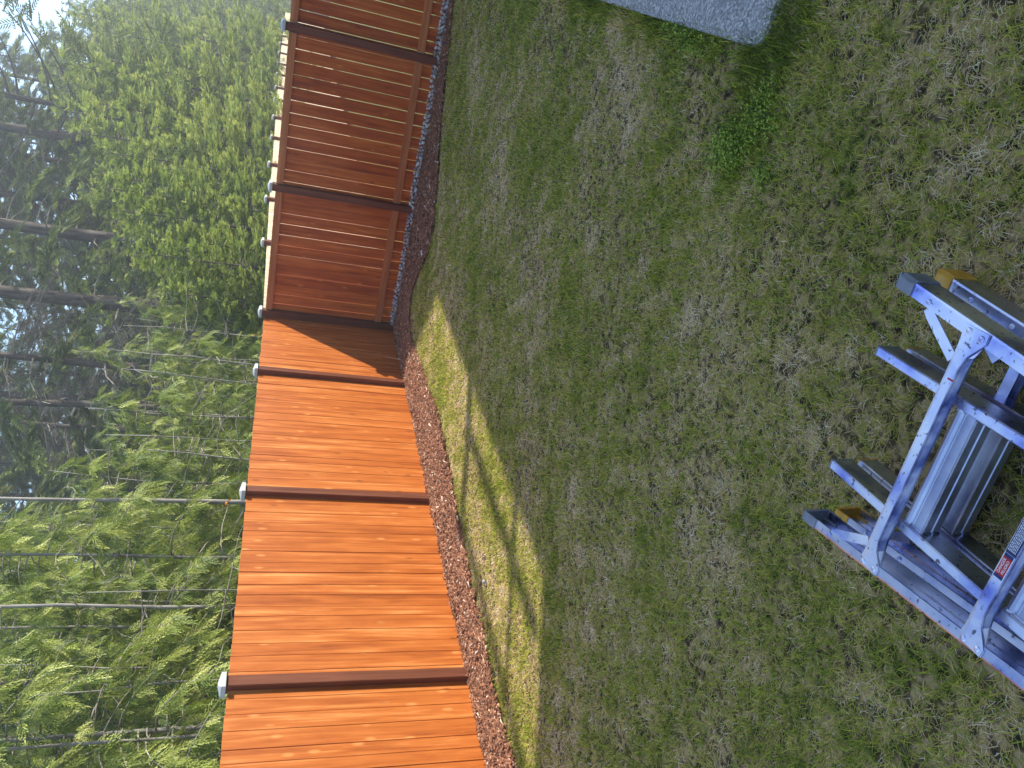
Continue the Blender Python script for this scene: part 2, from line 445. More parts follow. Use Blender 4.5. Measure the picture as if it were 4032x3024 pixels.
# ------------------------------------------------------------------ lawn grass
def build_grass():
    P = []
    for (rx0, rx1, ry0, ry1, dens) in ((-.3, 9.7, -2.8, 4.4, 36000),):
        N = int((rx1 - rx0) * (ry1 - ry0) * dens)
        x = rng.uniform(rx0, rx1, N); y = rng.uniform(ry0, ry1, N)
        d = np.hypot(x, y)
        # in or near the camera's field
        ang = np.degrees(np.arctan2(y, x))
        ok = (ang > -85 + 0 * d) & (ang < 80)
        clump = vnoise(x * 4.5, y * 4.5, 11, 3) * .55 + vnoise(x * 1.1, y * 1.1, 12, 2) * .45
        fineg = vnoise(x * 13, y * 13, 14, 2)
        pd = np.clip((clump - .17) * 2.4, .15, 1) * np.clip((fineg - .20) * 3.2, .25, 1) * np.clip(3.0 / np.maximum(d, 1.4), .34, 1.0) ** .9
        ok &= rng.uniform(0, 1, N) < pd
        ok &= ~inside(x + rng.normal(0, .02, N), y + rng.normal(0, .02, N), MPOLY)
        ok &= ~((x > 2.81) & (y < -.005))
        P.append(np.stack([x, y, d], 1)[ok])
    P = np.concatenate(P)
    N = len(P)
    x, y, d = P.T
    dry = vnoise(x * .75, y * .75, 21, 3) * .55 + vnoise(x * 3.6, y * 3.6, 22, 2) * .40 + rng.uniform(0, 1, N) * .46 - .07
    far = np.clip((d - 2) / 6, 0, 1)
    near_slab = np.exp(-np.clip(np.minimum(np.abs(y - .02) + 9 * (x < 2.6), np.abs(x - 2.78) + 9 * (y > .1)), 0, 9) / .10)
    lush = np.exp(-((x - 2.76) ** 2 + (y - .30) ** 2) / .035) + np.exp(-((x - 2.66) ** 2 + (y + .10) ** 2) / .022) + near_slab
    lush = np.clip(lush, 0, 1)
    dry -= .35 * lush
    isdry = dry > .63
    L = rng.uniform(.018, .044, N) * (1 + .25 * vnoise(x * 2, y * 2, 31, 2)) * (1 + .7 * lush * rng.uniform(0, 1, N))
    L *= np.where(isdry, .85, 1)
    W = rng.uniform(.0008, .0018, N) * (1 + 2.0 * far)
    th = np.where(isdry, rng.uniform(.95, 1.52, N), np.abs(rng.normal(1.02, .36, N)))
    th = np.where(lush > .3, np.abs(rng.normal(.6, .3, N)), th)
    th = np.clip(th, 0, 1.5)
    ph = rng.uniform(0, 2 * np.pi, N)
    de = rng.uniform(.1, .8, N)
    ca, sa = np.cos(ph), np.sin(ph)
    root = np.stack([x, y, lawn_z(x, y) - .002], 1)
    d1 = np.stack([np.sin(th) * ca, np.sin(th) * sa, np.cos(th)], 1)
    th2 = np.minimum(th + de, 1.75)
    d2 = np.stack([np.sin(th2) * ca, np.sin(th2) * sa, np.cos(th2)], 1)
    tw = rng.normal(0, .5, N)
    side = np.stack([-np.sin(ph + tw), np.cos(ph + tw), 0 * x], 1)
    mid = root + d1 * (L * .55)[:, None]
    tip = mid + d2 * (L * .5)[:, None]
    tip[:, 2] = np.maximum(tip[:, 2], root[:, 2] + .004)
    v = np.stack([root - side * W[:, None], root + side * W[:, None], mid + side * (W * .8)[:, None], mid - side * (W * .8)[:, None], tip], 1).reshape(-1, 3)
    o = np.arange(N) * 5
    q = np.stack([o, o + 1, o + 2, o + 3], 1); tr = np.stack([o + 3, o + 2, o + 4], 1)
    tone = np.where(isdry, np.clip(.66 + (dry - .63) * .8 + rng.normal(0, .14, N), .5, 1), np.clip(.28 + (dry - .43) * .7 - .12 * lush + rng.normal(0, .17, N), 0, .62))
    me = mesh_np('lawn_grass', v, [q, tr], M['grass'], np.repeat(tone, 5))
    o = link(bpy.data.objects.new('lawn_grass', me))
    tag(o, 'short patchy lawn grass, green tufts mixed with dry straw blades', 'grass', kind='stuff')
    return N


NG = build_grass()


# ------------------------------------------------------------------ bark mulch
def build_chips():
    N = 52000
    x = np.concatenate([rng.uniform(2.2, X2, N), rng.uniform(8.2, X2, N // 2)])
    y = np.concatenate([rng.uniform(3.9, Y1, N), rng.uniform(-.6, Y1, N // 2)])
    ok = inside(x + rng.normal(0, .03, len(x)), y + rng.normal(0, .03, len(x)), MPOLY) & (x < X2 - .02) & (y < Y1 - .01)
    x, y = x[ok], y[ok]; N = len(x)
    L = rng.uniform(.010, .027, N) * np.where(rng.uniform(0, 1, N) < .12, 1.9, 1); Wd = rng.uniform(.004, .010, N); T = rng.uniform(.002, .005, N)
    a = rng.uniform(0, 2 * np.pi, N); p = rng.normal(0, .35, N); r = rng.normal(0, .6, N)
    ca, sa, cp, sp_, cr_, sr = np.cos(a), np.sin(a), np.cos(p), np.sin(p), np.cos(r), np.sin(r)
    Rz = np.stack([np.stack([ca, -sa, 0 * a], -1), np.stack([sa, ca, 0 * a], -1), np.stack([0 * a, 0 * a, 1 + 0 * a], -1)], 1)
    Ry = np.stack([np.stack([cp, 0 * a, sp_], -1), np.stack([0 * a, 1 + 0 * a, 0 * a], -1), np.stack([-sp_, 0 * a, cp], -1)], 1)
    Rx = np.stack([np.stack([1 + 0 * a, 0 * a, 0 * a], -1), np.stack([0 * a, cr_, -sr], -1), np.stack([0 * a, sr, cr_], -1)], 1)
    Mx = Rz @ Ry @ Rx * np.stack([L, Wd, T], -1)[:, None, :]
    bv = np.array([(-1, -.7, -1), (1, -.4, -1), (1, .5, -1), (-1, .9, -1), (-.9, -.7, 1), (.85, -.4, 1), (1, .5, 1), (-1, .6, 1)], float)
    bf = np.array([(4, 5, 6, 7), (0, 1, 5, 4), (1, 2, 6, 5), (2, 3, 7, 6), (3, 0, 4, 7)])
    Lc = np.stack([x, y, mulch_z(x, y) + rng.uniform(-.002, .012, N)], 1)
    v, f = instance(bv, bf, Mx, Lc)
    tone = np.clip(rng.beta(2, 2.6, N) + (rng.uniform(0, 1, N) < .05) * .45, 0, 1)
    me = mesh_np('bark_chips', v, [f], M['chip'], np.repeat(tone, 8))
    tag(link(bpy.data.objects.new('bark_chips', me)), 'reddish brown bark chips spread along the foot of both fences', 'mulch', kind='stuff')


build_chips()


# ------------------------------------------------------------------ stones at the foot of the shaded fence
def rock_mesh(name, seed):
    r = np.random.default_rng(seed)
    import bmesh
    bm = bmesh.new(); bmesh.ops.create_icosphere(bm, subdivisions=1, radius=1)
    for v_ in bm.verts:
        v_.co *= r.uniform(.78, 1.15)
        v_.co.z *= .72; v_.co.y *= r.uniform(.8, .95)
    me = bpy.data.meshes.new(name); bm.to_mesh(me); bm.free()
    for p in me.polygons: p.use_smooth = seed % 2 == 0
    me.materials.append(M['stone'])
    a = me.attributes.new('tone', 'FLOAT', 'POINT'); a.data.foreach_set('value', np.full(len(me.vertices), .5, np.float32))
    return me


ROCKS = [rock_mesh('stone', 40 + i) for i in range(8)]
st = empty('stone_edging', (X2 - .06, 2.2, gz(X2, 2.2)), 'narrow heaped line of grey stones at the foot of the shaded fence', 'stone edging')
base = Vector(st.location)
k = 0
for layer in range(4):
    yy = .30
    while yy < Y1 - .04:
        s = random.uniform(.017, .028)
        xx = X2 - .016 - (.040, .024, .008, .055)[layer] + random.uniform(-.012, .012)
        zz = gz(xx, yy) + (.048, .070, .092, .044)[layer] + random.uniform(-.007, .009) + .008 * math.sin(yy * 3)
        if k < 300 and not (layer == 3 and random.random() < .55):
            o = bpy.data.objects.new('stone', ROCKS[k % 8]); link(o, st)
            o.location = Vector((xx, yy, zz)) - base
            o.rotation_euler = (random.uniform(-.5, .5), random.uniform(-.5, .5), random.uniform(0, 6.3))
            o.scale = (s * random.uniform(.95, 1.5), s, s * random.uniform(.85, 1.15))
            k += 1
        yy += s * random.uniform(1.9, 2.7)


# ------------------------------------------------------------------ fences
def board_mesh(wd, h, mat, th=.017):
    me = MB().box(-wd / 2, wd / 2, 0, th, 0, h).mesh('board', mat, bevel=.0015)
    return me


CAPM = None


def cap_mesh():
    s = MB(); a = .0625
    def sq(r, z): return [(-r, -r, z), (r, -r, z), (r, r, z), (-r, r, z)]
    s.loft([sq(a, -.004), sq(a, .026), sq(a - .006, .031), sq(.012, .050)])
    return s.mesh('cap', M['cap'], bevel=.0015)


CAPM = cap_mesh()


def post_mesh(h):
    r = .0445
    return MB().box(-r, r, -r, r, 0, h).mesh('post', M['post'], bevel=.004)


POSTM = post_mesh(2.12)


def add_post(parent, x, y, ztop):
    o = link(bpy.data.objects.new('post', POSTM), parent)
    o.location = Vector((x, y, ztop - 2.12)) - Vector(parent.location)
    o.rotation_euler = (random.uniform(-.004, .004), random.uniform(-.005, .005), random.uniform(-.03, .03))
    c = link(bpy.data.objects.new('cap', CAPM), o)
    c.location = (0, 0, 2.12 + .002)
    return o


# -- sunlit run
fr = empty('board_fence', (5, Y1, gz(5, Y1)), 'long sunlit fence of orange stained upright boards with dark posts, behind the bark strip', 'fence')
fb = Vector(fr.location)
WID = [.140, .140, .126, .115, .098]
BM1 = {w_: board_mesh(w_ - .003, 1.90, M['board']) for w_ in WID}
x = 1.2
while x < X2 - .06:
    w_ = random.choice(WID)
    if x + w_ > X2 - .005: w_ = min(WID, key=lambda q: abs(q - (X2 - x)))
    o = link(bpy.data.objects.new('board', BM1[w_]), fr)
    xc = x + w_ / 2
    o.location = Vector((xc, Y1 + random.uniform(0, .0035), gz(xc, Y1) - .105 + random.uniform(-.003, .003))) - fb
    o.rotation_euler = (0, random.uniform(-.0012, .0012), random.uniform(-.018, .018))
    x += w_ + random.choice((.0, .0005, .001, .0025))
for px in (1.72, 3.864, 6.022, 8.30):
    add_post(fr, px, Y1 - .012, gz(px, Y1) + 1.81)
for px0, px1 in ((1.2, 9.84),):
    for zo in (.25, 1.72):
        rl = MB().box(px0, px1, 0, .038, -.045, .045).obj('rail', M['rail'], fr)
        rl.data.transform(Matrix.Shear('XZ', 4, (0, 0)))
        for v_ in rl.data.vertices: v_.co.z += gz(v_.co.x, Y1) + zo
        rl.location = Vector((0, Y1 + .024, 0)) - fb

# -- shaded run, seen from its inner side
f2 = empty('slatted_fence', (X2, 2.5, gz(X2, 2.5)), 'shaded fence seen from its rail side, bright slits of light between the boards', 'fence')
f2b = Vector(f2.location)
WID2 = [.140, .132, .138, .128]
BM2 = {w_: board_mesh(w_, 1.84, M['board_in']) for w_ in WID2}
y = 4.74
ztop2 = lambda yy: 1.785 + (Y1 - yy) * .0215
while y > -2.9:
    w_ = random.choice(WID2)
    yc = y - w_ / 2
    o = link(bpy.data.objects.new('board', BM2[w_]), f2)
    o.location = Vector((X2 + .002 + random.uniform(0, .002), yc, ztop2(yc) - 1.84)) - f2b
    o.rotation_euler = (random.uniform(-.0012, .0012), 0, R(-90) + random.uniform(-.008, .008))
    y -= w_ + random.choice((.003, .006, .006, .007, .008, .009))
P2 = [4.735, 3.01, 1.16, -.68, -2.5]
for i, py in enumerate(P2):
    add_post(f2, X2 - .024 if i else X2 - .03, py, ztop2(py) + .045)
for i in range(len(P2) - 1):
    ya, yb = P2[i] - .052, P2[i + 1] + .052
    for zo, hh in ((-.044, .086), (-1.508, .09)):
        y0_, y1_ = yb + .004, ya - .004
        s = MB(); zc = [ztop2(y0_) + zo, ztop2(y1_) + zo]
        th0, th1 = X2 - .040, X2 - .001
        ring = lambda yy, z_: [(th0, yy, z_ - hh / 2), (th1, yy, z_ - hh / 2), (th1, yy, z_ + hh / 2), (th0, yy, z_ + hh / 2)]
        mid = ((y0_ + y1_) / 2, (zc[0] + zc[1]) / 2)
        s.loft([ring(y0_ - mid[0], zc[0] - mid[1]), ring(y1_ - mid[0], zc[1] - mid[1])])
        s.v = [(vx, vz, -vy) for vx, vy, vz in s.v]      # grain runs along local Z
        o = s.obj('rail', M['rail'], f2, bevel=.003)
        o.rotation_euler = (R(90), 0, 0)
        o.location = Vector((0, mid[0], mid[1])) - f2b
        for yy, z_, dy in ((y0_, zc[0], -.0035), (y1_, zc[1], .0035)):
            e = MB().box(th0 + .002, th1 - .002, min(0, dy), max(0, dy), -hh / 2 + .002, hh / 2 - .002).obj('cut_end', M['cut'], o)
            e.location = (0, 0, 0)
            e.matrix_parent_inverse = Matrix.Identity(4)
            loc = Vector((0, yy - mid[0], z_ - mid[1]))
            e.matrix_basis = Matrix.Rotation(R(-90), 4, 'X') @ Matrix.Translation(loc)

# -- the first fence line going on beyond the corner
ff = empty('far_fence', (X2 + 5, Y1, gz(X2 + 5, Y1)), 'sunlit top of the fence that runs on into the distance beyond the corner', 'fence')
ffb = Vector(ff.location)
ztopf = lambda xx: float(np.interp(xx, [9.8, 14.6, 18.2, 24.3, 30.5, 40.6, 50], [1.812, 1.798, 1.764, 1.714, 1.664, 1.515, 1.37]))
BM3 = board_mesh(.132, 1.9, M['raw'])
x = X2 + .03
while x < 14.6:
    o = link(bpy.data.objects.new('board', BM3), ff)
    o.location = Vector((x + .07, Y1 + random.uniform(0, .004), ztopf(x) - 1.9)) - ffb
    o.rotation_euler = (0, 0, random.uniform(-.02, .02)); x += .135
s = MB(); v_off = 0
while x < 46:
    zt = ztopf(x); dy = random.uniform(0, .004)
    s.box(x, x + .132, Y1 + dy, Y1 + .017 + dy, zt - 1.9, zt); x += .135
o = s.obj('board_row', M['raw'], ff); o.location = -ffb; o['kind'] = 'stuff'
for px in (12.49, 14.75, 17.07, 19.35, 21.5, 23.7, 25.5, 27.7, 29.8, 32.2, 34.5, 36.8, 39.1, 41.4):
    add_post(ff, px, Y1 - .012, ztopf(px) + .05)


# ------------------------------------------------------------------ ladder lying on the grass
LO = np.array([1.17, .4319, .571])
e1 = np.array([-.0599, .996, -.0668]); e1 /= np.linalg.norm(e1)
e2 = -np.array([.9981, .0608, .0116]); e2 -= e1 * (e1 @ e2); e2 /= np.linalg.norm(e2)
e3 = np.cross(e1, e2)
lad = empty('folding_ladder', (0, 0, 0), 'folded aluminium ladder with grey and yellow rubber feet lying on the grass', 'ladder')
ml = Matrix.Identity(4)
for i in range(3):
    ml[i][0], ml[i][1], ml[i][2], ml[i][3] = e1[i], e2[i], e3[i], LO[i]
lad.matrix_world = ml
# local: x across from one rail to the other, y towards the hinge (feet at negative y), z up


def chan(xi0, xi1, y0, y1, z0, z1, side, wd, t=.004, lip=True):
    """open channel: web on the outer side, flanges on top and below. xi0/xi1 inner edge at y0/y1; side -1: web at smaller x"""
    def ring(xi, yy):
        xo = xi + side * wd
        s_ = side
        r = .007
        pts = [(xi, z1), (xo - s_ * r, z1), (xo - s_ * r * .3, z1 - r * .3), (xo, z1 - r), (xo, z0 + r), (xo - s_ * r * .3, z0 + r * .3), (xo - s_ * r, z0), (xi, z0),
               (xi, z0 + t), (xo - s_ * (t + .003), z0 + t), (xo - s_ * t, z0 + t + .004), (xo - s_ * t, z1 - t - .004), (xo - s_ * (t + .003), z1 - t), (xi, z1 - t)]
        return [(px_, yy, pz_) for px_, pz_ in pts]
    s = MB(); s.loft([ring(xi0, y0), ring(xi1, y1)])
    return s


YH = 1.32
FEET = -.257
XA = lambda yy, o=0: .006 + .112 * yy + o
XB = lambda yy, o=0: .607 - .140 * yy + o
ZR = -.127
DEP = .078
for rear in (0, 1):
    z1_ = ZR if rear else 0.
    z0_ = z1_ - DEP - (.004 if rear else 0)
    sh = .02 if rear else 0
    cm = M['yellow'] if rear else M['greycap']
    nm = 'yellow foot' if rear else 'grey foot'
    for side, X_ in ((-1, XA), (1, XB)):
        off = (-.010 if side < 0 else .008) if rear else 0
        wd = .034 if side < 0 else .031
        ye = FEET - sh + .012
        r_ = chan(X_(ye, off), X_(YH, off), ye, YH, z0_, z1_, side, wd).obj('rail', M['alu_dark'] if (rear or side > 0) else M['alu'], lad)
        # foot: an open boot round the end of the rail
        yj, yf = FEET - sh + .050, FEET - sh
        bt = MB(); g = .0035
        def bring(yy, gr, zt, zb):
            xi = X_(yy, off) - side * (g * .3); xo = X_(yy, off) + side * (wd + gr)
            return xi, xo, zt, zb
        def rect(yy, gr, pz1, pz0, ins=0):
            xi = X_(yy, off) - side * .001; xo = X_(yy, off) + side * (wd + gr)
            c = .010
            return [(xi, yy, pz1), (xo - side * c, yy, pz1), (xo, yy, pz1 - c), (xo, yy, pz0 + c), (xo - side * c, yy, pz0), (xi, yy, pz0)]
        def inner(yy, gr, pz1, pz0):
            xi = X_(yy, off) - side * .001; xo = X_(yy, off) + side * (wd + gr - .006)
            c = .008
            return [(xi, yy, pz1 - .006), (xo - side * c, yy, pz1 - .006), (xo, yy, pz1 - .006 - c), (xo, yy, pz0 + .006 + c), (xo - side * c, yy, pz0 + .006), (xi, yy, pz0 + .006)]
        ringf = lambda yy, gr: rect(yy, gr, z1_ + gr, z0_ - gr) + list(reversed(inner(yy, gr, z1_ + gr, z0_ - gr)))
        bt.loft([ringf(yj, g), ringf(yf + .010, g), ringf(yf + .004, g * .9)])
        bt.loft([rect(yf + .0042, g * .9, z1_ + g * .9, z0_ - g * .9), rect(yf - .004, g * .3, z1_ - .003, z0_ + .003)])
        # tread ribs on the sole
        for kx in range(4):
            zz = z0_ + .012 + kx * (DEP - .02) / 3
            xo = X_(yf, off)
            bt.box(min(xo, xo + side * wd), max(xo, xo + side * wd), yf - .008, yf - .003, zz - .004, zz + .004)
        ft = bt.obj('foot', cm, r_)
        ft['label'] = nm + ' of the ladder rail'
        for (yy, rad) in (((-.155, .007), (-.03, .007)) if rear else ((-.15, .0065), (-.018, .0075), (.018, .0075), (.287, .0075), (.3228, .0075))):
            xc = X_(yy, off) + side * wd * .42
            rv = MB()
            zt = z1_ + (.0035 if not rear and (abs(yy) < .1 or yy > .2) else .0005)
            rv.loft([[(xc + math.cos(a_) * q * rad, yy + math.sin(a_) * q * rad, zt + hz) for a_ in [i_ * math.pi / 5 for i_ in range(10)]] for q, hz in ((1, 0), (.9, .002), (.5, .0035))])
            rv.obj('rivet', M['alu'], r_, smooth=True)


def outer_rung(yc, z1_, flip, mat, name='rung'):
    """flat tab on each rail, flaring into a box section with a ribbed tread on its hinge side"""
    s = MB()
    sg = -1 if flip else 1
    def sec(x_, y0, y1, h):
        zt = z1_ + sg * .0025
        # profile with ribs on the tread side (y1)
        pr = [(y0, 0), (y0 + .2 * (y1 - y0), .0012), (y1 - .002, .0012), (y1, -.001)]
        nr = 7
        for i_ in range(nr):
            a0 = .004 + (h - .008) * i_ / nr
            pr += [(y1 + (.0010 if h > .02 else 0), -a0), (y1 - .0006, -(a0 + (h - .008) / nr * .6))]
        pr += [(y1, -h), (y0, -h)]
        return [(x_, yy, zt + sg * zz) for yy, zz in pr]
    xa, xb = XA(yc), XB(yc)
    t = .0030
    secs = [sec(xa - .027, yc - .033, yc + .033, t), sec(xa - .004, yc - .034, yc + .034, t + .001), sec(xa + .014, yc - .032, yc + .022, .012), sec(xa + .040, yc - .031, yc + .004, .026), sec(xa + .07, yc - .031, yc - .003, .032)]
    secs += [sec(xb - .06, yc - .031, yc - .003, .032), sec(xb - .034, yc - .030, yc + .005, .027), sec(xb - .012, yc - .030, yc + .022, .012), sec(xb + .003, yc - .032, yc + .032, t + .001), sec(xb + .022, yc - .031, yc + .031, t)]
    s.loft(secs)
    o = s.obj(name, mat, lad)
    o.data.materials.append(M['tread'])  # hinge-side faces take the darker metal, their shade is put into the colour
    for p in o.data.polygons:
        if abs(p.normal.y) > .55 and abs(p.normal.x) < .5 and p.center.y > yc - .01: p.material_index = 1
    return o


for kx in range(4):
    yc = .3048 * kx
    outer_rung(yc, 0, False, M['alu'])
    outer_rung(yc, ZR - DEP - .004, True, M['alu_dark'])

# braces from the feet to the first rung
for z_, mt_ in ((-.006, M['alu']), (ZR - .012, M['alu_dark'])):
    for (xa, ya, xb, yb) in ((-.008, -.150, .064, -.034), (.634, -.148, .572, -.034)):
        d = Vector((xb - xa, yb - ya)).normalized(); p = Vector((-d.y, d.x)) * .0125
        s = MB()
        def rg(px_, py_, wv=1, ex=0):
            return [(px_ + p.x * wv, py_ + p.y * wv, z_ + .004), (px_ - p.x * wv, py_ - p.y * wv, z_ + .004), (px_ - p.x * wv, py_ - p.y * wv, z_ - ex), (px_ - p.x * (wv - .25), py_ - p.y * (wv - .25), z_ - ex), (px_ - p.x * (wv - .25), py_ - p.y * (wv - .25), z_), (px_ + p.x * wv, py_ + p.y * wv, z_)]
        s.loft([rg(xa, ya, .75, .001), rg(xa + d.x * .02, ya + d.y * .02, 1, .012), rg(xb, yb, 1, .016)])
        s.obj('brace', mt_, lad)

# inner sliding section: four box rails with the inner rungs welded between them
for (x0, x1) in ((.142, .168), (.484, .510)):
    for (zt, zb) in ((-.035, -.105), (-.127, -.190)):
        s = MB()
        x1_ = x1 if zt > -.1 else (x1 - .008 if x0 > .3 else x1 - .010)
        s.box(x0, x1_, -.272, YH - .02, zb, zt)
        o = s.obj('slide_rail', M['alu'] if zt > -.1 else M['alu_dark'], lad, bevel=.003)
        e = MB().box(x0 - .001, x1_ + .001, -.2750, -.2690, zb - .001, zt + .001).obj('end_plug', M['greycap'] if zt > -.1 else M['yellow'], o, bevel=.0015)


def inner_rung(yc, zt, mat):
    """ribbed D-shaped step between the slide rails; profile in y,z"""
    pr = [(-.008, -.020), (-.007, -.008), (-.003, -.002), (.004, 0), (.011, -.002), (.016, -.006), (.0175, -.007), (.019, -.004), (.0215, -.004), (.023, -.005),
          (.048, -.004), (.0515, -.003), (.053, -.006), (.0525, -.012), (.0505, -.014), (.0505, -.032), (.053, -.034), (.053, -.038), (.0505, -.040), (.0505, -.058), (.047, -.062), (.0, -.060), (-.006, -.05)]
    s = MB()
    ring = lambda x_: [(x_, yc + a_, zt + b_) for a_, b_ in pr]
    s.loft([ring(.1685), ring(.4835)])
    o = s.obj('step', mat, lad)
    wl = MB()
    for xx, sg in ((.1685, 1), (.4835, -1)):
        q = [(a_ * 1.0 + (.003 if a_ > .02 else -.003), b_ + (.002 if b_ > -.02 else -.002)) for a_, b_ in pr]
        wl.loft([[(xx, yc + a_, zt + b_) for a_, b_ in q], [(xx + sg * .005, yc + a_, zt + b_) for a_, b_ in q]])
    wl.obj('weld_bead', M['alu_dark'], o)
    return o


for kx in range(4):
    inner_rung(.3048 * kx + .004, -.040, M['step'])
    inner_rung(.3048 * kx + .010, -.128, M['step'])

# warning label on the second rung
LZ = .0037 + .0006
yc = .3048
lb = MB().box(.361, .404, yc - .0275, yc - .0075, LZ - .0015, LZ).obj('danger_label', M['red'], lad)
lb['label'] = 'red danger label with a dark border on the second rung'
MB().box(.404, .412, yc - .0280, yc - .0072, LZ - .0015, LZ).obj('label_border', M['navy'], lb)
MB().box(.353, .361, yc - .0280, yc - .0072, LZ - .0015, LZ).obj('label_border', M['navy'], lb)
lw = MB().box(.235, .352, yc - .0290, yc - .0050, LZ - .0015, LZ).obj('warning_label', M['navy'], lad)
lw['label'] = 'dark blue warning label with pale small print on the second rung'


def lettering(text, size, x_, y_, z_, mat, parent, name='lettering'):
    cu = bpy.data.curves.new(name, 'FONT'); cu.body = text; cu.size = size; cu.align_x = 'CENTER'; cu.align_y = 'CENTER'; cu.offset = .0001
    tmp = bpy.data.objects.new(name, cu); COL.objects.link(tmp)
    dg = bpy.context.evaluated_depsgraph_get(); dg.update()
    me = bpy.data.meshes.new_from_object(tmp.evaluated_get(dg))
    bpy.data.objects.remove(tmp); bpy.data.curves.remove(cu)
    me.materials.clear(); me.materials.append(mat); me.name = name
    o = link(bpy.data.objects.new(name, me), parent)
    o.location = (x_, y_, z_); o.rotation_euler = (0, 0, R(180))
    return o


lettering('DANGER', .0088, .3825, yc - .0218, LZ + .0003, M['white'], lb)
lettering('PELIGRO', .0085, .3825, yc - .0127, LZ + .0003, M['white'], lb)
pr_ = MB()
for r_i in range(6):
    xx = .345
    while xx > .275:
        wl_ = random.uniform(.003, .008)
        pr_.box(xx - wl_, xx, yc - .0265 + r_i * .0033, yc - .0250 + r_i * .0033, LZ, LZ + .0003); xx -= wl_ + .0018
    if r_i < 5:
        pr_.box(.245, .268 - .003 * (r_i % 2), yc - .0262 + r_i * .0036, yc - .0240 + r_i * .0036, LZ, LZ + .0003)
pr_.obj('small_print', M['white'], lw)
# worn red paint flecks on the metal
for (x_, y_, l_, z_) in ((.105, -.010, .016, .0040), (.30, .03, .0, .004)):
    if l_:
        MB().box(x_ - .002, x_ + .002, y_ - l_ / 2, y_ + l_ / 2, z_, z_ + .0004).obj('paint_fleck', M['red'], lad)


# ------------------------------------------------------------------ trees
def fronds_cedar():
    """flat fern-like spray, length 1 along x"""
    V, F = [], []
    def leaf(p, d, ln, wd):
        d = np.array(d) / np.linalg.norm(d); q = np.array([-d[1], d[0], 0])
        o = len(V); p = np.array(p)
        V.extend([p, p + d * ln * .45 + q * wd, p + d * ln + np.array([0, 0, -.06 * ln]), p + d * ln * .45 - q * wd]); F.append((o, o + 1, o + 2, o + 3))
    rr = np.random.default_rng(4)
    for i in range(7):
        t = .05 + i * .13
        ln = .40 * math.sin(math.pi * min(1, .28 + t * .70)) * (1 - .2 * t)
        for sgn in (-1, 1):
            p0 = np.array((t, 0, -.28 * t * t)); d0 = np.array((1.0, sgn * rr.uniform(.4, .85), rr.uniform(-.25, .1))); d0 /= np.linalg.norm(d0)
            l_ = ln * rr.uniform(.65, 1.15)
            for j in range(3):
                leaf(p0 + d0 * l_ * (j * .30), d0 + np.array((.1 * j, rr.normal(0, .35), rr.normal(-.1 * j, .25))), l_ * rr.uniform(.36, .52), rr.uniform(.015, .026))
    leaf((.86, 0, -.22), (1, 0, -.2), .24, .03)
    # stem
    V.extend([np.array([0, -.008, .0]), np.array([0, .008, 0]), np.array([.95, .003, -.25]), np.array([.95, -.003, -.25])]); o = len(V) - 4; F.append((o, o + 1, o + 2, o + 3))
    return np.array(V), np.array(F)


def fronds_fir():
    """branchlet with short side shoots, each a crossed pair of needle blades"""
    V, F = [], []
    def blade(p, d, ln, wd, n_):
        d = np.array(d, float); d /= np.linalg.norm(d); q = np.cross(d, n_); q /= np.linalg.norm(q)
        o = len(V); p = np.array(p)
        V.extend([p - q * wd * .5, p + d * ln * .35 + q * wd, p + d * ln, p + d * ln * .35 - q * wd]); F.append((o, o + 1, o + 2, o + 3))
    for i in range(6):
        t = .10 + i * .15
        ln = .40 * (1 - .55 * t) + .05
        for sgn in (-1, 1):
            z = -.10 * t
            dd = (1.0, sgn * 1.1, .12)
            blade((t, 0, z), dd, ln, .036, (0, 0, 1)); blade((t, 0, z), dd, ln, .034, (.3, -sgn * .3, .1))
    blade((.85, 0, -.09), (1, 0, .1), .32, .038, (0, 0, 1)); blade((.85, 0, -.09), (1, 0, .1), .32, .036, (0, 1, .1))
    blade((0, 0, 0), (1, 0, -.1), .95, .02, (0, 0, 1))
    return np.array(V), np.array(F)


CV, CF = fronds_cedar()
FV, FF = fronds_fir()


def frames(d, up):
    d = d / np.linalg.norm(d, axis=1)[:, None]
    y_ = np.cross(up, d); y_ /= np.linalg.norm(y_, axis=1)[:, None] + 1e-9
    z_ = np.cross(d, y_)
    return np.stack([d, y_, z_], 2)


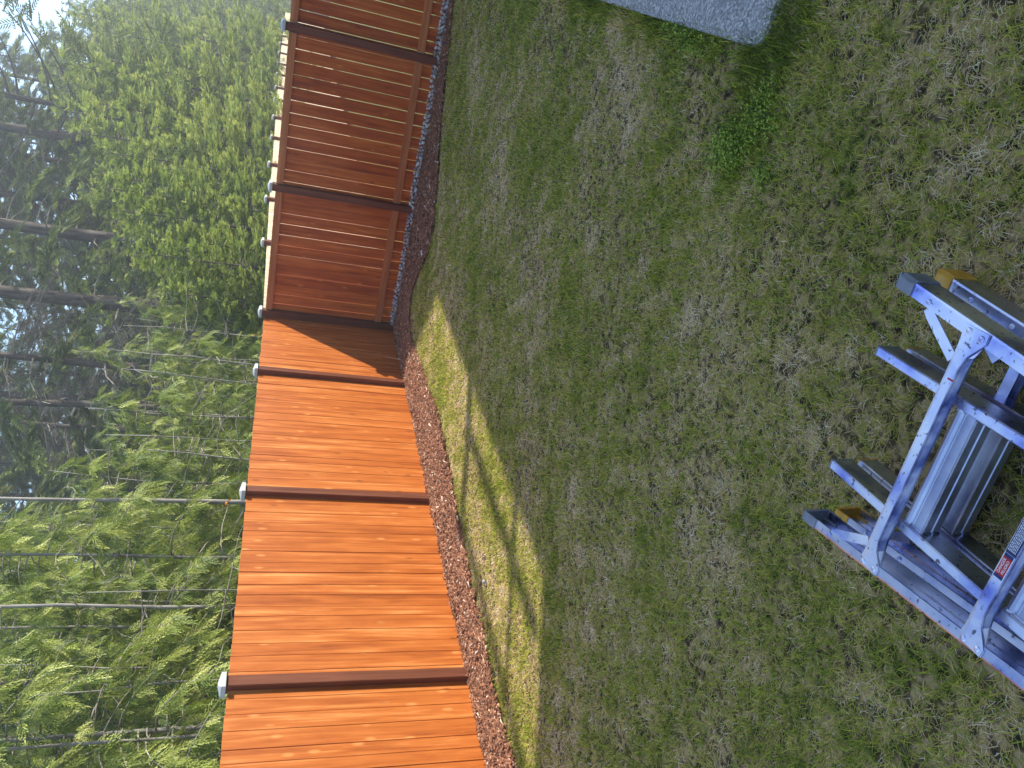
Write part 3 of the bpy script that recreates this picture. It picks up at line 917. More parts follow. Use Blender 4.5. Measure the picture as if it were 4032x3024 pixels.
def crown(name, seed, H, rad, z0, nbr, per, size, kind, mat, droop=.35, tip_up=.0, sparse=1.0, shape=.8, lat=1.0):
    """returns crown mesh and list of branch polylines"""
    r = np.random.default_rng(seed)
    pos, dirs, ups, siz, tone, brs = [], [], [], [], [], []
    for i in range(nbr):
        h = z0 + (H - z0) * (i + r.uniform(0, 1)) / nbr
        rel = (h - z0) / (H - z0)
        ln = rad * (1 - rel) ** shape * r.uniform(.6, 1.15) + .12
        if rel < .12: ln *= .55 + rel * 3.5
        az = r.uniform(0, 2 * np.pi)
        rise = r.uniform(-.05, .35)
        dh = np.array([np.cos(az), np.sin(az), 0])
        nseg = 6
        tt = np.linspace(0, 1, nseg)
        line = np.array([dh * ln * t_ + np.array([0, 0, h + ln * (rise * t_ - droop * t_ ** 2 + tip_up * t_ ** 3)]) for t_ in tt])
        line[:, :2] += np.cumsum(r.normal(0, .02 * ln, (nseg, 2)), 0)
        brs.append((line, ln))
        n_ = max(3, int(ln * per * sparse))
        ts = r.uniform(.12, 1.0, n_) ** .75
        ts[0] = 1.0
        for t_ in ts:
            k_ = min(int(t_ * (nseg - 1)), nseg - 2); fr_ = t_ * (nseg - 1) - k_
            p_ = line[k_] * (1 - fr_) + line[k_ + 1] * fr_
            tan = line[k_ + 1] - line[k_]; tan /= np.linalg.norm(tan)
            sd = np.cross(tan, [0, 0, 1]); sgn = r.choice((-1, 1))
            wv = r.uniform(.2, 1.1) * lat * (1 - .7 * (t_ > .95))
            d_ = (tan * .45 + sd * sgn * wv + r.normal(0, .38, 3) + np.array([0, 0, -.62])) if kind == 'cedar' else tan + sd * sgn * wv + np.array([0, 0, r.normal(.05, .25)])
            pos.append(p_ + r.normal(0, .03, 3)); dirs.append(d_)
            ups.append(np.array([r.normal(0, .7), r.normal(0, .7), 1]))
            siz.append(size * r.uniform(.65, 1.3)); tone.append(np.clip(.25 + .35 * t_ + r.normal(0, .27), 0, 1))
    pos = np.array(pos); Mx = frames(np.array(dirs), np.array(ups)) * np.array(siz)[:, None, None]
    bv, bf = (CV, CF) if kind == 'cedar' else (FV, FF)
    v, f = instance(bv, bf, Mx, pos)
    # leaflets towards the tips of each spray are the younger, paler growth
    tn = np.repeat(np.array(tone), len(bv)) + np.tile((bv[:, 0] - .5) * .22, len(pos))
    return mesh_np(name, v, [f], mat, tn), brs


def trunk_mesh(seed, H, r0, mat, brs=(), lean=.0, twigs=True, nside=7, br_rad=.011, wob=.02):
    r = np.random.default_rng(seed)
    s = MB()
    n_ = 9
    off = np.cumsum(r.normal(0, wob, (n_, 2)), 0)
    off -= off[0]
    pts = [(off[i][0] + lean * H * i / (n_ - 1), off[i][1], H * i / (n_ - 1) - (.15 if i == 0 else 0)) for i in range(n_)]
    rr = [r0 * (1 - .85 * (i / (n_ - 1))) * (1.12 if i == 0 else 1) for i in range(n_)]
    s.tube(pts, rr, nside)
    return s.mesh('trunk', mat, smooth=True)


def branch_mesh(brs, mat, rad=.010, keep=1.0, seed=0, n=4):
    r = np.random.default_rng(seed)
    s = MB()
    for line, ln in brs:
        if r.uniform() > keep: continue
        k_ = len(line)
        s.tube([tuple(p) for p in line], [rad * (.5 + ln * .5) * (1 - .8 * i / (k_ - 1)) for i in range(k_)], n)
    return s.mesh('branches', mat, smooth=True)


PROT = {}


def proto(key, seed, H, rad, z0, nbr, per, size, kind, mat, r0, tmat, **kw):
    keepbr = kw.pop('keepbr', 1.0); brad = kw.pop('brad', .011); wob = kw.pop('wob', .02)
    cm_, brs = crown('crown', seed, H, rad, z0, nbr, per, size, kind, mat, **kw)
    PROT[key] = dict(crown=cm_, trunk=trunk_mesh(seed, H, r0, tmat, wob=wob), branches=branch_mesh(brs, M['twig'], brad, keepbr, seed), H=H)


# slender cedars: bare pale stems below, hanging fern sprays above
proto('cedar_a', 1, 6.4, 1.25, .7, 84, 40, .21, 'cedar', M['cedar'], .035, M['palebark'], droop=.55)
proto('cedar_b', 2, 5.6, 1.15, .3, 80, 40, .19, 'cedar', M['cedar'], .028, M['palebark'], droop=.50)
proto('cedar_c', 3, 7.2, 1.45, 1.1, 86, 38, .22, 'cedar', M['cedar'], .042, M['palebark'], droop=.60)
proto('cedar_low', 4, 3.9, 1.10, .2, 64, 42, .19, 'cedar', M['cedar'], .022, M['palebark'], droop=.45)
# young firs with bright shoots
proto('fir_young_a', 5, 6.0, 1.6, .3, 100, 50, .17, 'fir', M['spruce'], .05, M['bark'], droop=.25, tip_up=.25)
proto('fir_young_b', 6, 7.5, 1.9, .4, 110, 46, .18, 'fir', M['spruce'], .06, M['bark'], droop=.30, tip_up=.25)
# tall firs
proto('fir_tall_a', 7, 17.0, 2.9, 2.2, 140, 30, .31, 'fir', M['fir'], .19, M['bark'], droop=.42, shape=.6, brad=.022, wob=.05)
proto('fir_tall_b', 8, 19.0, 3.1, 4.5, 130, 28, .32, 'fir', M['fir'], .23, M['bark'], droop=.45, shape=.55, brad=.024, wob=.05)


def tree(key, x_, y_, name, label, cat='tree', group=None, scale=1.0, rot=None, hz=1.0, bare=False):
    P_ = PROT[key]
    t_ = empty(name, (x_, y_, gz(min(x_, 60), min(y_, 70)) - .06), label, cat, group)
    t_.rotation_euler = (0, 0, random.uniform(0, 6.28) if rot is None else rot)
    t_.scale = (scale, scale, scale * hz)
    for nm in ('trunk', 'branches', 'crown'):
        if bare and nm == 'crown': continue
        link(bpy.data.objects.new(nm, P_[nm]), t_)
    return t_


def at(az, y_):
    return y_ / math.tan(R(az)), y_


# first row behind the sunlit fence
G1 = 'slender cedars close behind the sunlit fence'
near = [(53.5, 6.3, 'cedar_a'), (50.6, 7.4, 'cedar_c'), (56.5, 7.4, 'cedar_b'), (47.6, 6.6, 'cedar_b'), (58.5, 6.2, 'cedar_b'), (45.0, 7.6, 'cedar_c'), (43.0, 6.5, 'cedar_a'),
        (53.0, 8.6, 'cedar_c'), (48.6, 8.9, 'cedar_a'), (41.2, 8.2, 'cedar_b'), (46.1, 6.4, 'cedar_low'), (50.2, 6.4, 'cedar_low'), (55.0, 6.5, 'cedar_low'), (61, 7.5, 'cedar_a'),
        (44.0, 9.6, 'cedar_c'), (51.5, 10.2, 'cedar_a'), (56.5, 9.8, 'cedar_c'), (47.0, 10.8, 'cedar_b')]
ORD = ['first', 'second', 'third', 'fourth', 'fifth', 'sixth', 'seventh', 'eighth', 'ninth', 'tenth', 'eleventh', 'twelfth', 'thirteenth', 'fourteenth']


def order_label(lst, split, what, where):
    out = {}
    for row, test in (('front', lambda q: q[1] < split), ('back', lambda q: q[1] >= split)):
        for j, q in enumerate(sorted([q for q in lst if test(q)], key=lambda q: -q[0])):
            out[q] = '%s %s from the left in the %s row %s' % (ORD[j], what, row, where)
    return out


LN = order_label(near, 7.0, 'slender cedar', 'behind the sunlit fence')
for i, (az_, y_, k_) in enumerate(near):
    x_, yy = at(az_, y_)
    tree(k_, x_, yy, 'cedar_tree', LN[(az_, y_, k_)], group=G1, scale=random.uniform(.92, 1.08))
G2 = 'low cedars behind the fence corner'
low = [(38.2, 6.4, 'cedar_low'), (35.6, 6.9, 'cedar_low'), (33.4, 6.3, 'cedar_low'), (31.2, 6.9, 'cedar_low'), (29.3, 6.3, 'cedar_low'), (27.4, 6.9, 'cedar_low'), (25.6, 6.4, 'cedar_low'),
       (36.9, 8.2, 'cedar_low'), (34.5, 8.5, 'cedar_low'), (32.0, 8.3, 'cedar_low'), (29.9, 8.6, 'cedar_b'), (28.2, 8.8, 'cedar_low'), (39.6, 7.4, 'cedar_low'), (26.0, 8.4, 'cedar_b')]
LL = order_label(low, 7.0, 'low bushy cedar', 'behind the fence corner')
for i, (az_, y_, k_) in enumerate(low):
    x_, yy = at(az_, y_)
    tree(k_, x_, yy, 'cedar_tree', LL[(az_, y_, k_)], group=G2, scale=random.uniform(.9, 1.05))
G5 = 'shrubby cedars deep in the wood'
for i in range(26):
    az_ = 60 - 36 * i / 25 + random.uniform(-.5, .5)
    x_, yy = at(az_, random.uniform(11.5, 15.5))
    tree('cedar_low', x_, yy, 'cedar_tree', 'shrubby cedar deep in the wood, mostly hidden by nearer trees', group=G5, scale=random.uniform(.9, 1.3))
# bright young firs along the far fence
G3 = 'bright young firs behind the far fence'
for i in range(60):
    az_ = 25.2 - 21 * (i / 59) ** .9 + random.uniform(-.35, .35)
    y_ = 6.0 + (i % 3) * 1.3 + random.uniform(-.3, .5)
    x_, yy = at(az_, y_)
    dist = math.hypot(x_, yy)
    top = np.interp(az_, [4, 8, 11, 15, 18, 22, 25.5], [12, 11.5, 13, 12, 10, 8, 5.5]) + random.uniform(-1.5, .8) + (i % 3) * .8
    hh = 2.05 + dist * math.tan(R(top))
    k_ = random.choice(('fir_young_a', 'fir_young_b'))
    sc_ = hh / PROT[k_]['H']
    tree(k_, x_, yy, 'young_fir', 'bright green young fir with pale new shoots behind the far fence', group=G3, scale=max(.55, min(sc_, 1.25)), hz=sc_ / max(.55, min(sc_, 1.25)))
MIDF = ((27.2, 13, 10), (28.6, 11.5, 7.5), (29.6, 15, 13), (31.6, 12, 8), (33.8, 16, 11), (35.6, 12.5, 9.5), (37.0, 17, 12.5), (38.6, 13, 9.5), (40.6, 14, 12), (42.4, 12, 11), (25.0, 13, 12.5), (23.6, 11, 11))
LM = order_label([(q[0], q[1]) for q in MIDF], 12.6, 'middle-sized green fir', 'among the big trunks')
for az_, y_, top in MIDF:
    x_, yy = at(az_, y_); hh = 2.05 + math.hypot(x_, yy) * math.tan(R(top)); k_ = random.choice(('fir_young_a', 'fir_young_b')); sc_ = hh / PROT[k_]['H']
    tree(k_, x_, yy, 'young_fir', LM[(az_, y_)], group='middle-sized firs between the big trunks', scale=sc_)
# tall firs, dark mass behind
G4 = 'tall dark firs at the back of the wood'
tall = [(57, 17), (53, 19), (49.5, 18), (46, 21), (42.5, 19), (59, 22), (55, 25), (51, 26), (47.5, 27), (44, 27), (24.5, 15), (22.8, 13), (20.3, 11.5), (18.6, 13), (17.6, 10), (14.9, 11), (13.0, 9), (11.9, 10.5), (12.4, 13),
        (10.6, 9), (9.6, 8.5), (8.6, 8.2), (7.6, 8), (6.6, 8), (5.6, 8), (19.4, 17), (16.9, 15), (15.6, 14), (10.2, 12), (8.1, 10.5), (38.3, 30), (35.0, 38), (31.8, 36), (28.4, 33), (26.0, 27), (40.3, 33), (29.7, 46), (33.5, 50), (27.3, 19), (28.9, 24), (31.2, 22), (32.6, 27), (34.2, 21), (35.9, 25), (37.2, 20), (30.2, 30), (36.6, 33), (33.2, 17.5), (39.2, 23), (25.2, 20), (21.4, 19), (23.4, 21)]
for i, (az_, y_) in enumerate(tall):
    x_, yy = at(az_, y_)
    tree(('fir_tall_a', 'fir_tall_b')[i % 2], x_, yy, 'tall_fir', 'tall dark fir at the back of the wood', group=G4, scale=random.uniform(.85, 1.15) if az_ > 11 else .80 * random.uniform(.9, 1.1))


# big trunks seen on their own
def big_trunk(az_, y_, dia, H, label, lean=0.0, crown_key=None, seed=0):
    x_, yy = at(az_, y_)
    t_ = empty('fir_tree', (x_, yy, gz(x_, yy) - .06), label, 'tree')
    r = np.random.default_rng(seed)
    tm = trunk_mesh(seed, H, dia / 2 * 1.1, M['bark'], nside=12, wob=.03)
    link(bpy.data.objects.new('trunk', tm), t_)
    s = MB()
    for i in range(26):
        h = r.uniform(2.2, H * .8); a_ = r.uniform(0, 6.28); ln = r.uniform(.5, 2.0)
        s.tube([(0, 0, h), (math.cos(a_) * ln * .5, math.sin(a_) * ln * .5, h - .02 * ln), (math.cos(a_) * ln, math.sin(a_) * ln, h - .22 * ln)], [.022, .014, .004], 4)
    link(bpy.data.objects.new('branches', s.mesh('branches', M['twig'])), t_)
    cm_, brs = crown('crown', 90 + seed, H, 2.2, 5.0, 50, 20, .32, 'fir', M['fir'], droop=.45, shape=.5)
    link(bpy.data.objects.new('crown', cm_), t_)
    return t_


big_trunk(26.4, 9.6, .46, 17, 'thick grey fir trunk rising above the fence corner', seed=1)
big_trunk(22.2, 8.8, .44, 18, 'thick dark fir trunk just right of the grey trunk above the corner', seed=2)
big_trunk(33.1, 11.0, .22, 15, 'straight brown trunk left of the dead tree, sky on both sides', seed=3)
big_trunk(16.0, 8.6, .58, 17, 'broad dark trunk standing half hidden among the bright young firs', seed=4)
big_trunk(41.4, 15.0, .75, 18, 'very broad grey trunk behind the pale stem tied with orange ribbon', seed=5)
big_trunk(47.8, 13.0, .34, 18, 'mossy grey trunk deep behind the cedars on the left', seed=6)


# dead tree with grey drooping twigs
def dead_tree(az_, y_):
    x_, yy = at(az_, y_)
    t_ = empty('dead_tree', (x_, yy, gz(x_, yy) - .06), 'dead tree hung with grey-brown bare twigs, sky showing through it', 'tree')
    r = np.random.default_rng(33)
    link(bpy.data.objects.new('trunk', trunk_mesh(33, 12, .16, M['bark'], nside=10, wob=.03)), t_)
    s = MB(); tw_p, tw_d, tw_s = [], [], []
    for i in range(46):
        h = r.uniform(2.0, 8.5); a_ = r.uniform(0, 6.28); ln = r.uniform(.8, 2.3)
        pts = [np.array([0, 0, h]) + np.array([math.cos(a_) * ln * q, math.sin(a_) * ln * q, -ln * .10 * q - ln * .22 * q * q + r.normal(0, .03)]) for q in (0, .25, .5, .75, 1)]
        s.tube([tuple(p) for p in pts], [.020, .017, .013, .009, .004], 4)
        for k_ in range(int(ln * 16)):
            q = r.uniform(.2, 1); p_ = pts[0] * (1 - q) + pts[-1] * q + np.array([0, 0, .06 * ln * (q - q * q) * 4 * .5])
            tw_p.append(p_); tw_d.append(np.array([math.cos(a_) + r.normal(0, .7), math.sin(a_) + r.normal(0, .7), -.7 + r.normal(0, .5)])); tw_s.append(r.uniform(.25, .6))
    link(bpy.data.objects.new('branches', s.mesh('branches', M['twig'])), t_)
    # one twig spray: a few thin forked sticks
    V, F = [], []
    for (p, d, ln) in [((0, 0, 0), (1, 0, -.1), 1.)] + [((.15 + .13 * i, 0, -.02), (1, (-1) ** i * .9, -.25), .42 - .03 * i) for i in range(6)]:
        d = np.array(d); d /= np.linalg.norm(d); p = np.array(p); o = len(V)
        V += [p + np.array([0, .010, .010]), p - np.array([0, .010, .010]), p + d * ln]; F.append((o, o + 1, o + 2))
        V += [p + np.array([.010, 0, .010]), p - np.array([.010, 0, .010]), p + d * ln]; F.append((o + 3, o + 4, o + 5))
    d_ = np.array(tw_d)
    Mx = frames(d_, np.array([[0, .2, 1.]] * len(d_)) + r.normal(0, .3, d_.shape)) * np.array(tw_s)[:, None, None]
    v, f = instance(np.array(V), np.array(F), Mx, np.array(tw_p))
    me = mesh_np('twigs', v, [f], M['dead'], np.repeat(r.uniform(0, 1, len(d_)), len(V)))
    link(bpy.data.objects.new('twigs', me), t_)


dead_tree(30.3, 10.5)
dead_tree(34.6, 15.5)
for o in [q for q in bpy.data.objects if q.name == 'dead_tree.001']:
    o['label'] = 'thinner dead tree with bare grey twigs farther back to the left of the first'


# bare pale stems standing right behind the fence
def stem(az_, y_, dia, H, label, lean=0.0, seed=0, ntw=14, group=None):
    x_, yy = at(az_, y_)
    t_ = empty('bare_sapling', (x_, yy, gz(x_, yy) - .06), label, 'sapling', group)
    r = np.random.default_rng(200 + seed)
    s = MB(); n_ = 8; off = np.cumsum(r.normal(0, .018, (n_, 2)), 0)
    s.tube([(off[i][0] + lean * H * i / 7, off[i][1], H * i / 7 - (.1 if i == 0 else 0)) for i in range(n_)], [dia / 2 * (1 - .6 * i / 7) for i in range(n_)], 7)
    s.obj('trunk', M['palebark'], t_, smooth=True)
    s = MB()
    for i in range(ntw):
        h = r.uniform(.8, H * .95); a_ = r.uniform(0, 6.28); ln = r.uniform(.35, 1.1)
        c_ = lean * h
        p = [np.array([c_, 0, h])]
        d = np.array([math.cos(a_), math.sin(a_), r.uniform(-.3, .5)])
        for q in range(4):
            d = d + r.normal(0, .22, 3); p.append(p[-1] + d / np.linalg.norm(d) * ln / 4)
        s.tube([tuple(k_) for k_ in p], [.007, .0055, .004, .003, .0018], 4)
    s.obj('branches', M['twig'], t_)
    return t_


t5 = stem(39.25, 6.0, .075, 5.2, 'pale bare stem behind the middle post, orange ribbon tied round it', lean=-.012, seed=1, ntw=18)
stem(46.1, 6.1, .050, 6.0, 'grey brown straight stem rising behind the fence between the two nearest posts', seed=2, ntw=12)
stem(44.3, 6.4, .026, 3.6, 'thin pale stem just right of the straight grey brown stem', seed=3, lean=.01)
stem(45.2, 5.9, .020, 3.2, 'very thin crooked stem between two straighter stems', seed=4, lean=.02)
stem(50.6, 6.0, .030, 3.4, 'thin pale stem right behind the nearest post cap', seed=5)
stem(54.2, 6.2, .045, 4.2, 'pale stem at the far left end of the fence', seed=6)
stem(51.8, 6.9, .022, 3.4, 'thin stem leaning just left of the nearest post', seed=7, lean=.05)
for q, (az_, y_, lab) in enumerate(((34.8, 6.1, 'thin grey stem midway between the second and third lit posts'), (33.2, 6.4, 'thin grey stem right beside the third post cap'),
                                   (36.4, 5.9, 'very thin twiggy stem just right of the pale ribboned stem'), (31.0, 6.2, 'thin grey stem behind the last lit boards before the corner'),
                                   (27.6, 6.1, 'thin stem tied with a tan ribbon above the fence corner'), (24.9, 6.3, 'thin leaning stem behind the first far fence post past the corner'),
                                   (29.2, 6.0, 'thin grey stem rising exactly behind the corner post'))):
    stem(az_, y_, random.uniform(.022, .036), random.uniform(2.8, 4.0), lab, seed=20 + q, lean=random.uniform(-.02, .02), group='thin grey stems near the fence corner')
for q, (az_, y_, lab) in enumerate(((20.3, 7.0, 'thin grey stem among the young firs, leftmost of those past the corner'), (17.4, 6.4, 'thin grey stem among the young firs above the middle of the shaded fence'),
                                   (13.4, 6.8, 'thin grey stem under the yellow-green sapling'), (10.2, 6.4, 'thin grey stem near the right end of the far fence'), (21.8, 6.2, 'thin grey stem close to the far fence below the thick dark trunk'))):
    stem(az_, y_, random.uniform(.03, .05), random.uniform(3.5, 5.0), lab, seed=40 + q, lean=random.uniform(-.03, .03), group='thin stems among the young firs')


# slender tree with long bare arms at upper right
def armed_tree(az_, y_):
    x_, yy = at(az_, y_)
    t_ = empty('fir_tree', (x_, yy, gz(x_, yy) - .06), 'tall slim fir whose long bare arms sweep up to the right against the sky', 'tree')
    r = np.random.default_rng(71)
    link(bpy.data.objects.new('trunk', trunk_mesh(71, 16, .19, M['bark'], nside=10, wob=.04)), t_)
    s = MB(); pp, dd, ss = [], [], []
    rt = Vector((cR[0], cR[1], 0)).normalized()
    for i in range(34):
        h = 4.2 + i * .24; a_ = math.atan2(rt.y, rt.x) + r.normal(0, .9) + (math.pi if i % 4 == 3 else 0)
        ln = r.uniform(1.8, 3.6)
        pts = [np.array([math.cos(a_) * ln * q, math.sin(a_) * ln * q, h + ln * (.10 * q + .34 * q * q)]) for q in (0, .25, .5, .75, 1)]
        s.tube([tuple(p) for p in pts], [.045, .036, .028, .018, .008], 5)
        for k_ in range(12):
            q = r.uniform(.62, 1.05); p_ = pts[0] * (1 - q) + pts[-1] * q
            pp.append(p_ + r.normal(0, .12, 3)); dd.append(np.array([math.cos(a_), math.sin(a_), .1]) + r.normal(0, .55, 3)); ss.append(r.uniform(.45, .8))
    link(bpy.data.objects.new('branches', s.mesh('branches', M['bark'], smooth=True)), t_)
    dd = np.array(dd)
    v, f = instance(FV, FF, frames(dd, np.array([[0, .1, 1.]] * len(dd))) * np.array(ss)[:, None, None], np.array(pp))
    link(bpy.data.objects.new('crown', mesh_np('crown', v, [f], M['fir'], np.repeat(r.uniform(.3, .9, len(dd)), len(FV)))), t_)


armed_tree(14.4, 7.6)


# broad-leaved sapling with yellow-green leaves
def leafy_tree(az_, y_, H, label):
    x_, yy = at(az_, y_)
    t_ = empty('leafy_tree', (x_, yy, gz(x_, yy) - .06), label, 'tree')
    r = np.random.default_rng(77)
    s = MB(); pp = []
    for i in range(5):
        a_ = r.uniform(0, 6.28); tip = np.array([math.cos(a_) * .7, math.sin(a_) * .7, H * r.uniform(.75, 1)])
        pts = [tip * q * np.array([q, q, 1]) for q in np.linspace(0, 1, 6)]
        s.tube([tuple(p) for p in pts], [.04, .034, .028, .02, .013, .006], 5)
        for k_ in range(26):
            q = r.uniform(.35, 1); c_ = tip * q * np.array([q, q, 1]); ln = r.uniform(.2, 1.0); b_ = r.uniform(0, 6.28)
            e_ = c_ + np.array([math.cos(b_) * ln, math.sin(b_) * ln, r.uniform(-.1, .5)])
            s.tube([tuple(c_), tuple((c_ + e_) / 2 + np.array([0, 0, .05])), tuple(e_)], [.008, .006, .003], 3)
            for z_ in range(16): pp.append(c_ + (e_ - c_) * r.uniform(.3, 1.05) + r.normal(0, .07, 3))
    link(bpy.data.objects.new('trunk', s.mesh('trunk', M['palebark'], smooth=True)), t_)
    pp = np.array(pp); n_ = len(pp)
    lv = np.array([(0, 0, 0), (.35, .32, .04), (1, 0, -.08), (.35, -.32, .04)]); lf = np.array([(0, 1, 2, 3)])
    v, f = instance(lv, lf, frames(r.normal(0, 1, (n_, 3)) + np.array([0, 0, -.3]), np.array([[0, 0, 1.]] * n_) + r.normal(0, .4, (n_, 3))) * r.uniform(.10, .19, n_)[:, None, None], pp)
    link(bpy.data.objects.new('crown', mesh_np('crown', v, [f], M['maple'], np.repeat(r.uniform(0, 1, n_), 4))), t_)


leafy_tree(13.9, 6.6, 5.6, 'yellow-green broad-leaved sapling rising among the firs')
leafy_tree(9.2, 6.4, 7.0, 'pale yellow-green leafy tree at the right end of the far fence')


# ribbons tied round two stems
def ribbon(loc, label, mat, rad, tail):
    s = MB()
    n_ = 12
    s.loft([[(math.cos(a_) * rr, math.sin(a_) * rr, zz) for rr, zz in ((rad, -.012), (rad + .002, -.012), (rad + .003, .012), (rad, .012))] for a_ in [i * 2 * math.pi / n_ for i in range(n_ + 1)]], caps=False)
    for tx, ty, tz in tail:
        s.loft([[(rad, -.008, .0), (rad, .008, .0)], [(rad + tx * .5, ty * .5 - .009, tz * .35), (rad + tx * .5, ty * .5 + .009, tz * .45)], [(rad + tx, ty - .01, tz), (rad + tx, ty + .01, tz)]], close=False, caps=False)
    o = s.obj('ribbon', mat); o.location = loc
    return tag(o, label, 'ribbon')


x_, yy = at(39.25, 6.0)
ribbon((x_ - .02, yy, 2.05), 'orange ribbon tied round the pale stem behind the middle post', M['ribbon'], .032, [(-.06, -.10, -.05), (.03, -.02, -.16)])
x_, yy = at(27.6, 6.1)
ribbon((x_, yy, gz(x_, yy) + 2.02), 'tan ribbon tied round a thin stem above the fence corner', M['yribbon'], .02, [(-.05, -.06, -.16), (.05, -.03, -.12)])


# ------------------------------------------------------------------ small things on the ground
def weed(loc, n_, spread, label, seed, sz=.03, hgt=.06):
    r = np.random.default_rng(seed)
    t_ = empty('weed', loc, label, 'weed')
    pos = np.stack([r.normal(0, spread[0], n_), r.normal(0, spread[1], n_), r.uniform(.008, hgt, n_)], 1)
    ck = r.normal(0, 1, (9, 2)) * np.array(spread) * .9; wi = r.integers(0, 9, n_)
    pos[:, :2] = pos[:, :2] * .45 + ck[wi]
    lv = np.array([(0, 0, 0), (.4, .42, .05), (1, 0, -.05), (.4, -.42, .05)]); lf = np.array([(0, 1, 2, 3)])
    d = r.normal(0, 1, (n_, 3)); d[:, 2] = np.abs(d[:, 2]) * .3
    v, f = instance(lv, lf, frames(d, np.array([[0, 0, 1.]] * n_) + r.normal(0, .25, (n_, 3))) * (sz * r.uniform(.5, 1.2, n_))[:, None, None], pos)
    nb = n_ // 3; pb = np.stack([r.normal(0, spread[0] * 1.1, nb), r.normal(0, spread[1] * 1.2, nb), np.zeros(nb)], 1)
    bl = np.array([(0, -.028, 0), (0, .028, 0), (.55, .02, .03), (1, 0, -.08), (.55, -.02, .03)])
    db = np.stack([r.normal(0, .5, nb), r.normal(0, .5, nb), np.ones(nb)], 1)
    vb, fb_ = instance(bl, np.array([(0, 1, 2, 3)]), frames(db, r.normal(0, 1, (nb, 3))) * r.uniform(.025, .06, nb)[:, None, None], pb)
    link(bpy.data.objects.new('blades', mesh_np('blades', vb, [fb_], M['weed'], np.repeat(r.uniform(0, 1, nb), 5))), t_)['kind'] = 'stuff'
    link(bpy.data.objects.new('leaves', mesh_np('leaves', v, [f], M['weed'], np.repeat(r.uniform(0, 1, n_), 4))), t_)
    s = MB()
    for i in range(0, n_, 3):
        s.tube([(pos[i][0] * .8, pos[i][1] * .8, -.005), tuple(pos[i])], [.0012, .0008], 3)
    s.obj('stems', M['weed'], t_)


weed((2.74, .39, lawn_z(np.array(2.74), np.array(.39)) + .0), 1500, (.105, .055), 'bright lime green leafy weed patch in the lawn near the slab', 5, .0115, .05)
weed((2.62, .22, lawn_z(np.array(2.62), np.array(.22)) + .0), 420, (.11, .07), 'smaller leafy green weed between the lime patch and the slab corner', 6, .011, .035)
weed((3.40, .07, lawn_z(np.array(3.40), np.array(.07)) + .0), 520, (.18, .028), 'yellow-green weed growing along the slab edge', 7, .012, .045)
for (x_, y_, s_, lab) in ((4.044, 3.965, .022, 'small pale stone on the sunlit lawn edge'), (4.46, 4.33, .024, 'white stone on the bark strip near the second post'),
                          (8.66, 3.16, .045, 'lone grey stone at the bark edge below the shaded fence'), (8.2, 4.55, .02, 'little white stone lying on the bark near the corner')):
    o = link(bpy.data.objects.new('stone', ROCKS[int(x_ * 10) % 8]))
    o.location = (x_, y_, gz(x_, y_) + .04); o.scale = (s_ * 1.3, s_, s_); o.rotation_euler = (0, .2, x_)
    tag(o, lab, 'stone')
s = MB()
lf_ = [(0, 0, .0), (.02, .016, .012), (.045, .012, .006), (.06, 0, .014), (.045, -.014, .010), (.02, -.014, .004)]
s.loft([[(a_, b_, c_) for a_, b_, c_ in lf_], [(a_, b_, c_ + .0012) for a_, b_, c_ in lf_]])
o = s.obj('dry_leaf', M['chip']); o.location = (4.29, 2.34, gz(4.29, 2.34) + .045); o.rotation_euler = (.5, .3, 1)
tag(o, 'dry brown leaf lying in the middle of the lawn', 'leaf')
s = MB(); s.tube([(0, 0, -.05), (.004, .0, .12), (-.004, .006, .26)], [.004, .0035, .002], 5)
o = s.obj('stick', M['cut']); o.location = (8.62, 4.62, gz(8.62, 4.62) + .03); o.rotation_euler = (.10, .12, 0)
tag(o, 'thin pale stick standing upright in the bark near the corner', 'stick')

# ------------------------------------------------------------------ the house behind the photographer (throws the shade on the lawn)
hs = empty('house', (4, -6, 0), 'grey two-storey house behind the lawn', 'house')
hb = Vector(hs.location)


def part(s, name, mat, parent=hs, **k):
    o = s.obj(name, mat, parent, **k)
    if parent is hs: o.location = -hb
    return o


YE = -2.96
part(MB().box(7.5, 11.9, -11, -3.45, -.3, 5.5), 'wall', M['siding'])
s = MB(); s.loft([[(11.9, yy, -.3), (13.5, yy, -.3), (13.5, yy, 6.35), (12.0, yy, 5.40), (11.9, yy, 5.3)] for yy in (-11, -2.97)]); part(s, 'wall', M['siding'])  # unseen wing, added with a sloped top to shape the shadow edge
s = MB(); s.loft([[(11.95, yy, 5.40), (13.55, yy, 6.40), (13.55, yy, 6.50), (11.95, yy, 5.49)] for yy in (-11.1, -2.96)]); part(s, 'roof', M['roof'])  # roof of the added wing, its slope set to block the sun
part(MB().box(-5, 7.5, -11.2, -2.97, -.3, 6.35), 'wall', M['siding'])
s = MB(); s.loft([[(xx, YE, 5.36), (xx, YE, 5.47), (xx, -7.2, 7.0), (xx, -11.4, 5.57), (xx, -11.4, 5.45), (xx, -7.2, 6.85)] for xx in (7.52, 12.25)]); part(s, 'roof', M['roof'])
s = MB(); s.loft([[(xx, YE, 6.3), (xx, YE, 6.42), (xx, -7.2, 7.9), (xx, -11.6, 6.42), (xx, -11.6, 6.3), (xx, -7.2, 7.75)] for xx in (-5.4, 7.5)]); part(s, 'roof', M['roof'])
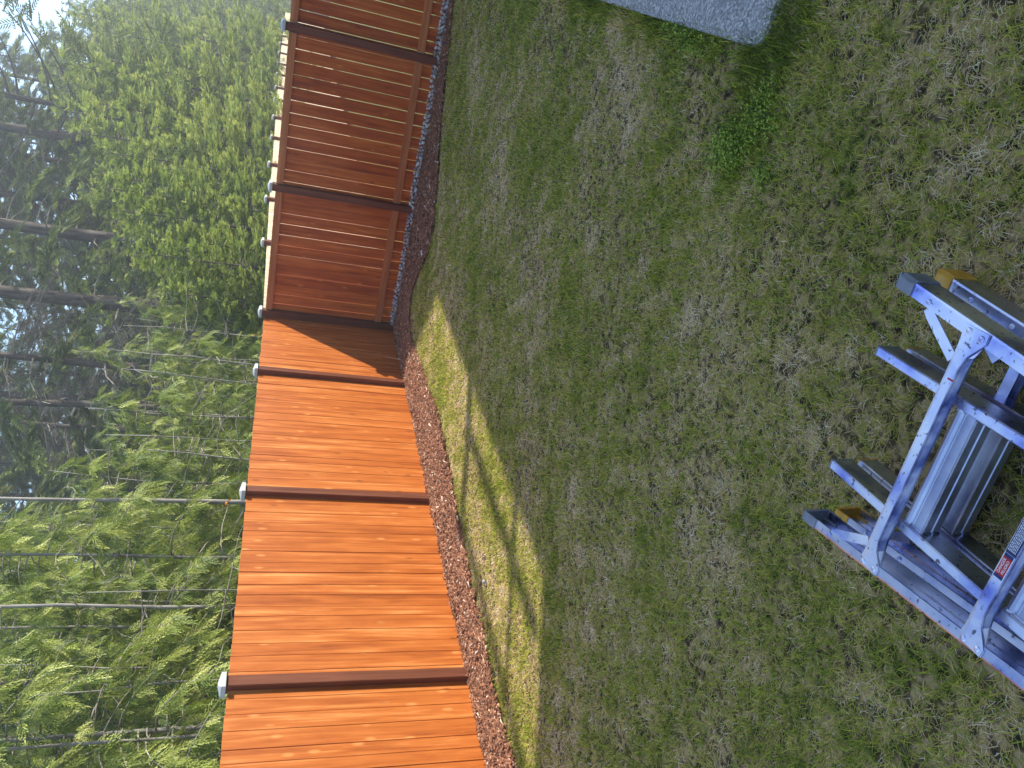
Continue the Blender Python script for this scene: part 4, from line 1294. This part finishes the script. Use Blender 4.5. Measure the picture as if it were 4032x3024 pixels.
for (x0, x1, z0, z1) in ((3.6, 5.6, .45, 2.5), (.2, 1.6, 1.2, 2.4), (8.4, 10.2, 1.2, 2.4), (1.0, 2.6, 4.2, 5.5), (8.6, 10, 3.7, 4.9)):
    yf = -2.97 if x1 < 7.5 else -3.45
    s = MB()
    for a in ((x0 - .08, x0, z0 - .08, z1 + .08), (x1, x1 + .08, z0 - .08, z1 + .08), (x0, x1, z1, z1 + .08), (x0, x1, z0 - .08, z0), ((x0 + x1) / 2 - .03, (x0 + x1) / 2 + .03, z0, z1)):
        s.box(a[0], a[1], yf + .002, yf + .05, a[2], a[3])
    wf_ = part(s, 'window', M['trim'])
    p = MB().box(x0, x1, yf + .004, yf + .02, z0, z1).obj('pane', M['glass'], wf_)
# timber guard rail along the lower roof edge
gr = empty('roof_guardrail', (9, YE, 5.57), 'timber guard rail standing on the edge of the lower roof', 'guard rail')
gb = Vector(gr.location)
def gpart(s, name):
    o = s.obj(name, M['timber'], gr); o.location = -gb
gpart(MB().box(9.84, 10.02, YE - .04, YE + .02, 5.45, 6.42), 'post')
gpart(MB().box(8.20, 8.27, YE - .04, YE + .02, 5.45, 6.38), 'post')
gpart(MB().box(7.55, 10.0, YE + .021, YE + .06, 5.66, 5.76), 'board')
s = MB(); s.loft([[(xx, YE + .021, zz), (xx, YE + .06, zz), (xx, YE + .06, zz + .09), (xx, YE + .021, zz + .09)] for xx, zz in ((7.55, 6.32), (10.0, 6.20))]); gpart(s, 'board')
if GLARE_HAZE:
    hz_ = MB().box(-230, 270, -210, 290, -12, 24).obj('glare_haze')  # volume added to imitate sun glare over the trees
    mt = bpy.data.materials.new('glare_haze'); mt.use_nodes = True; nn = mt.node_tree.nodes; nn.clear()
    ou = nn.new('ShaderNodeOutputMaterial'); pv = nn.new('ShaderNodeVolumePrincipled')
    pv.inputs['Color'].default_value = (1, .98, .92, 1); pv.inputs['Density'].default_value = GLARE_HAZE; pv.inputs['Anisotropy'].default_value = .5
    mt.node_tree.links.new(pv.outputs[0], ou.inputs['Volume']); hz_.data.materials.append(mt); hz_['kind'] = 'stuff'
for o in bpy.data.objects:
    if o.name.split('.')[0] in ('branches', 'weld_bead', 'stems'): o['kind'] = 'stuff'
print('grass blades', NG)
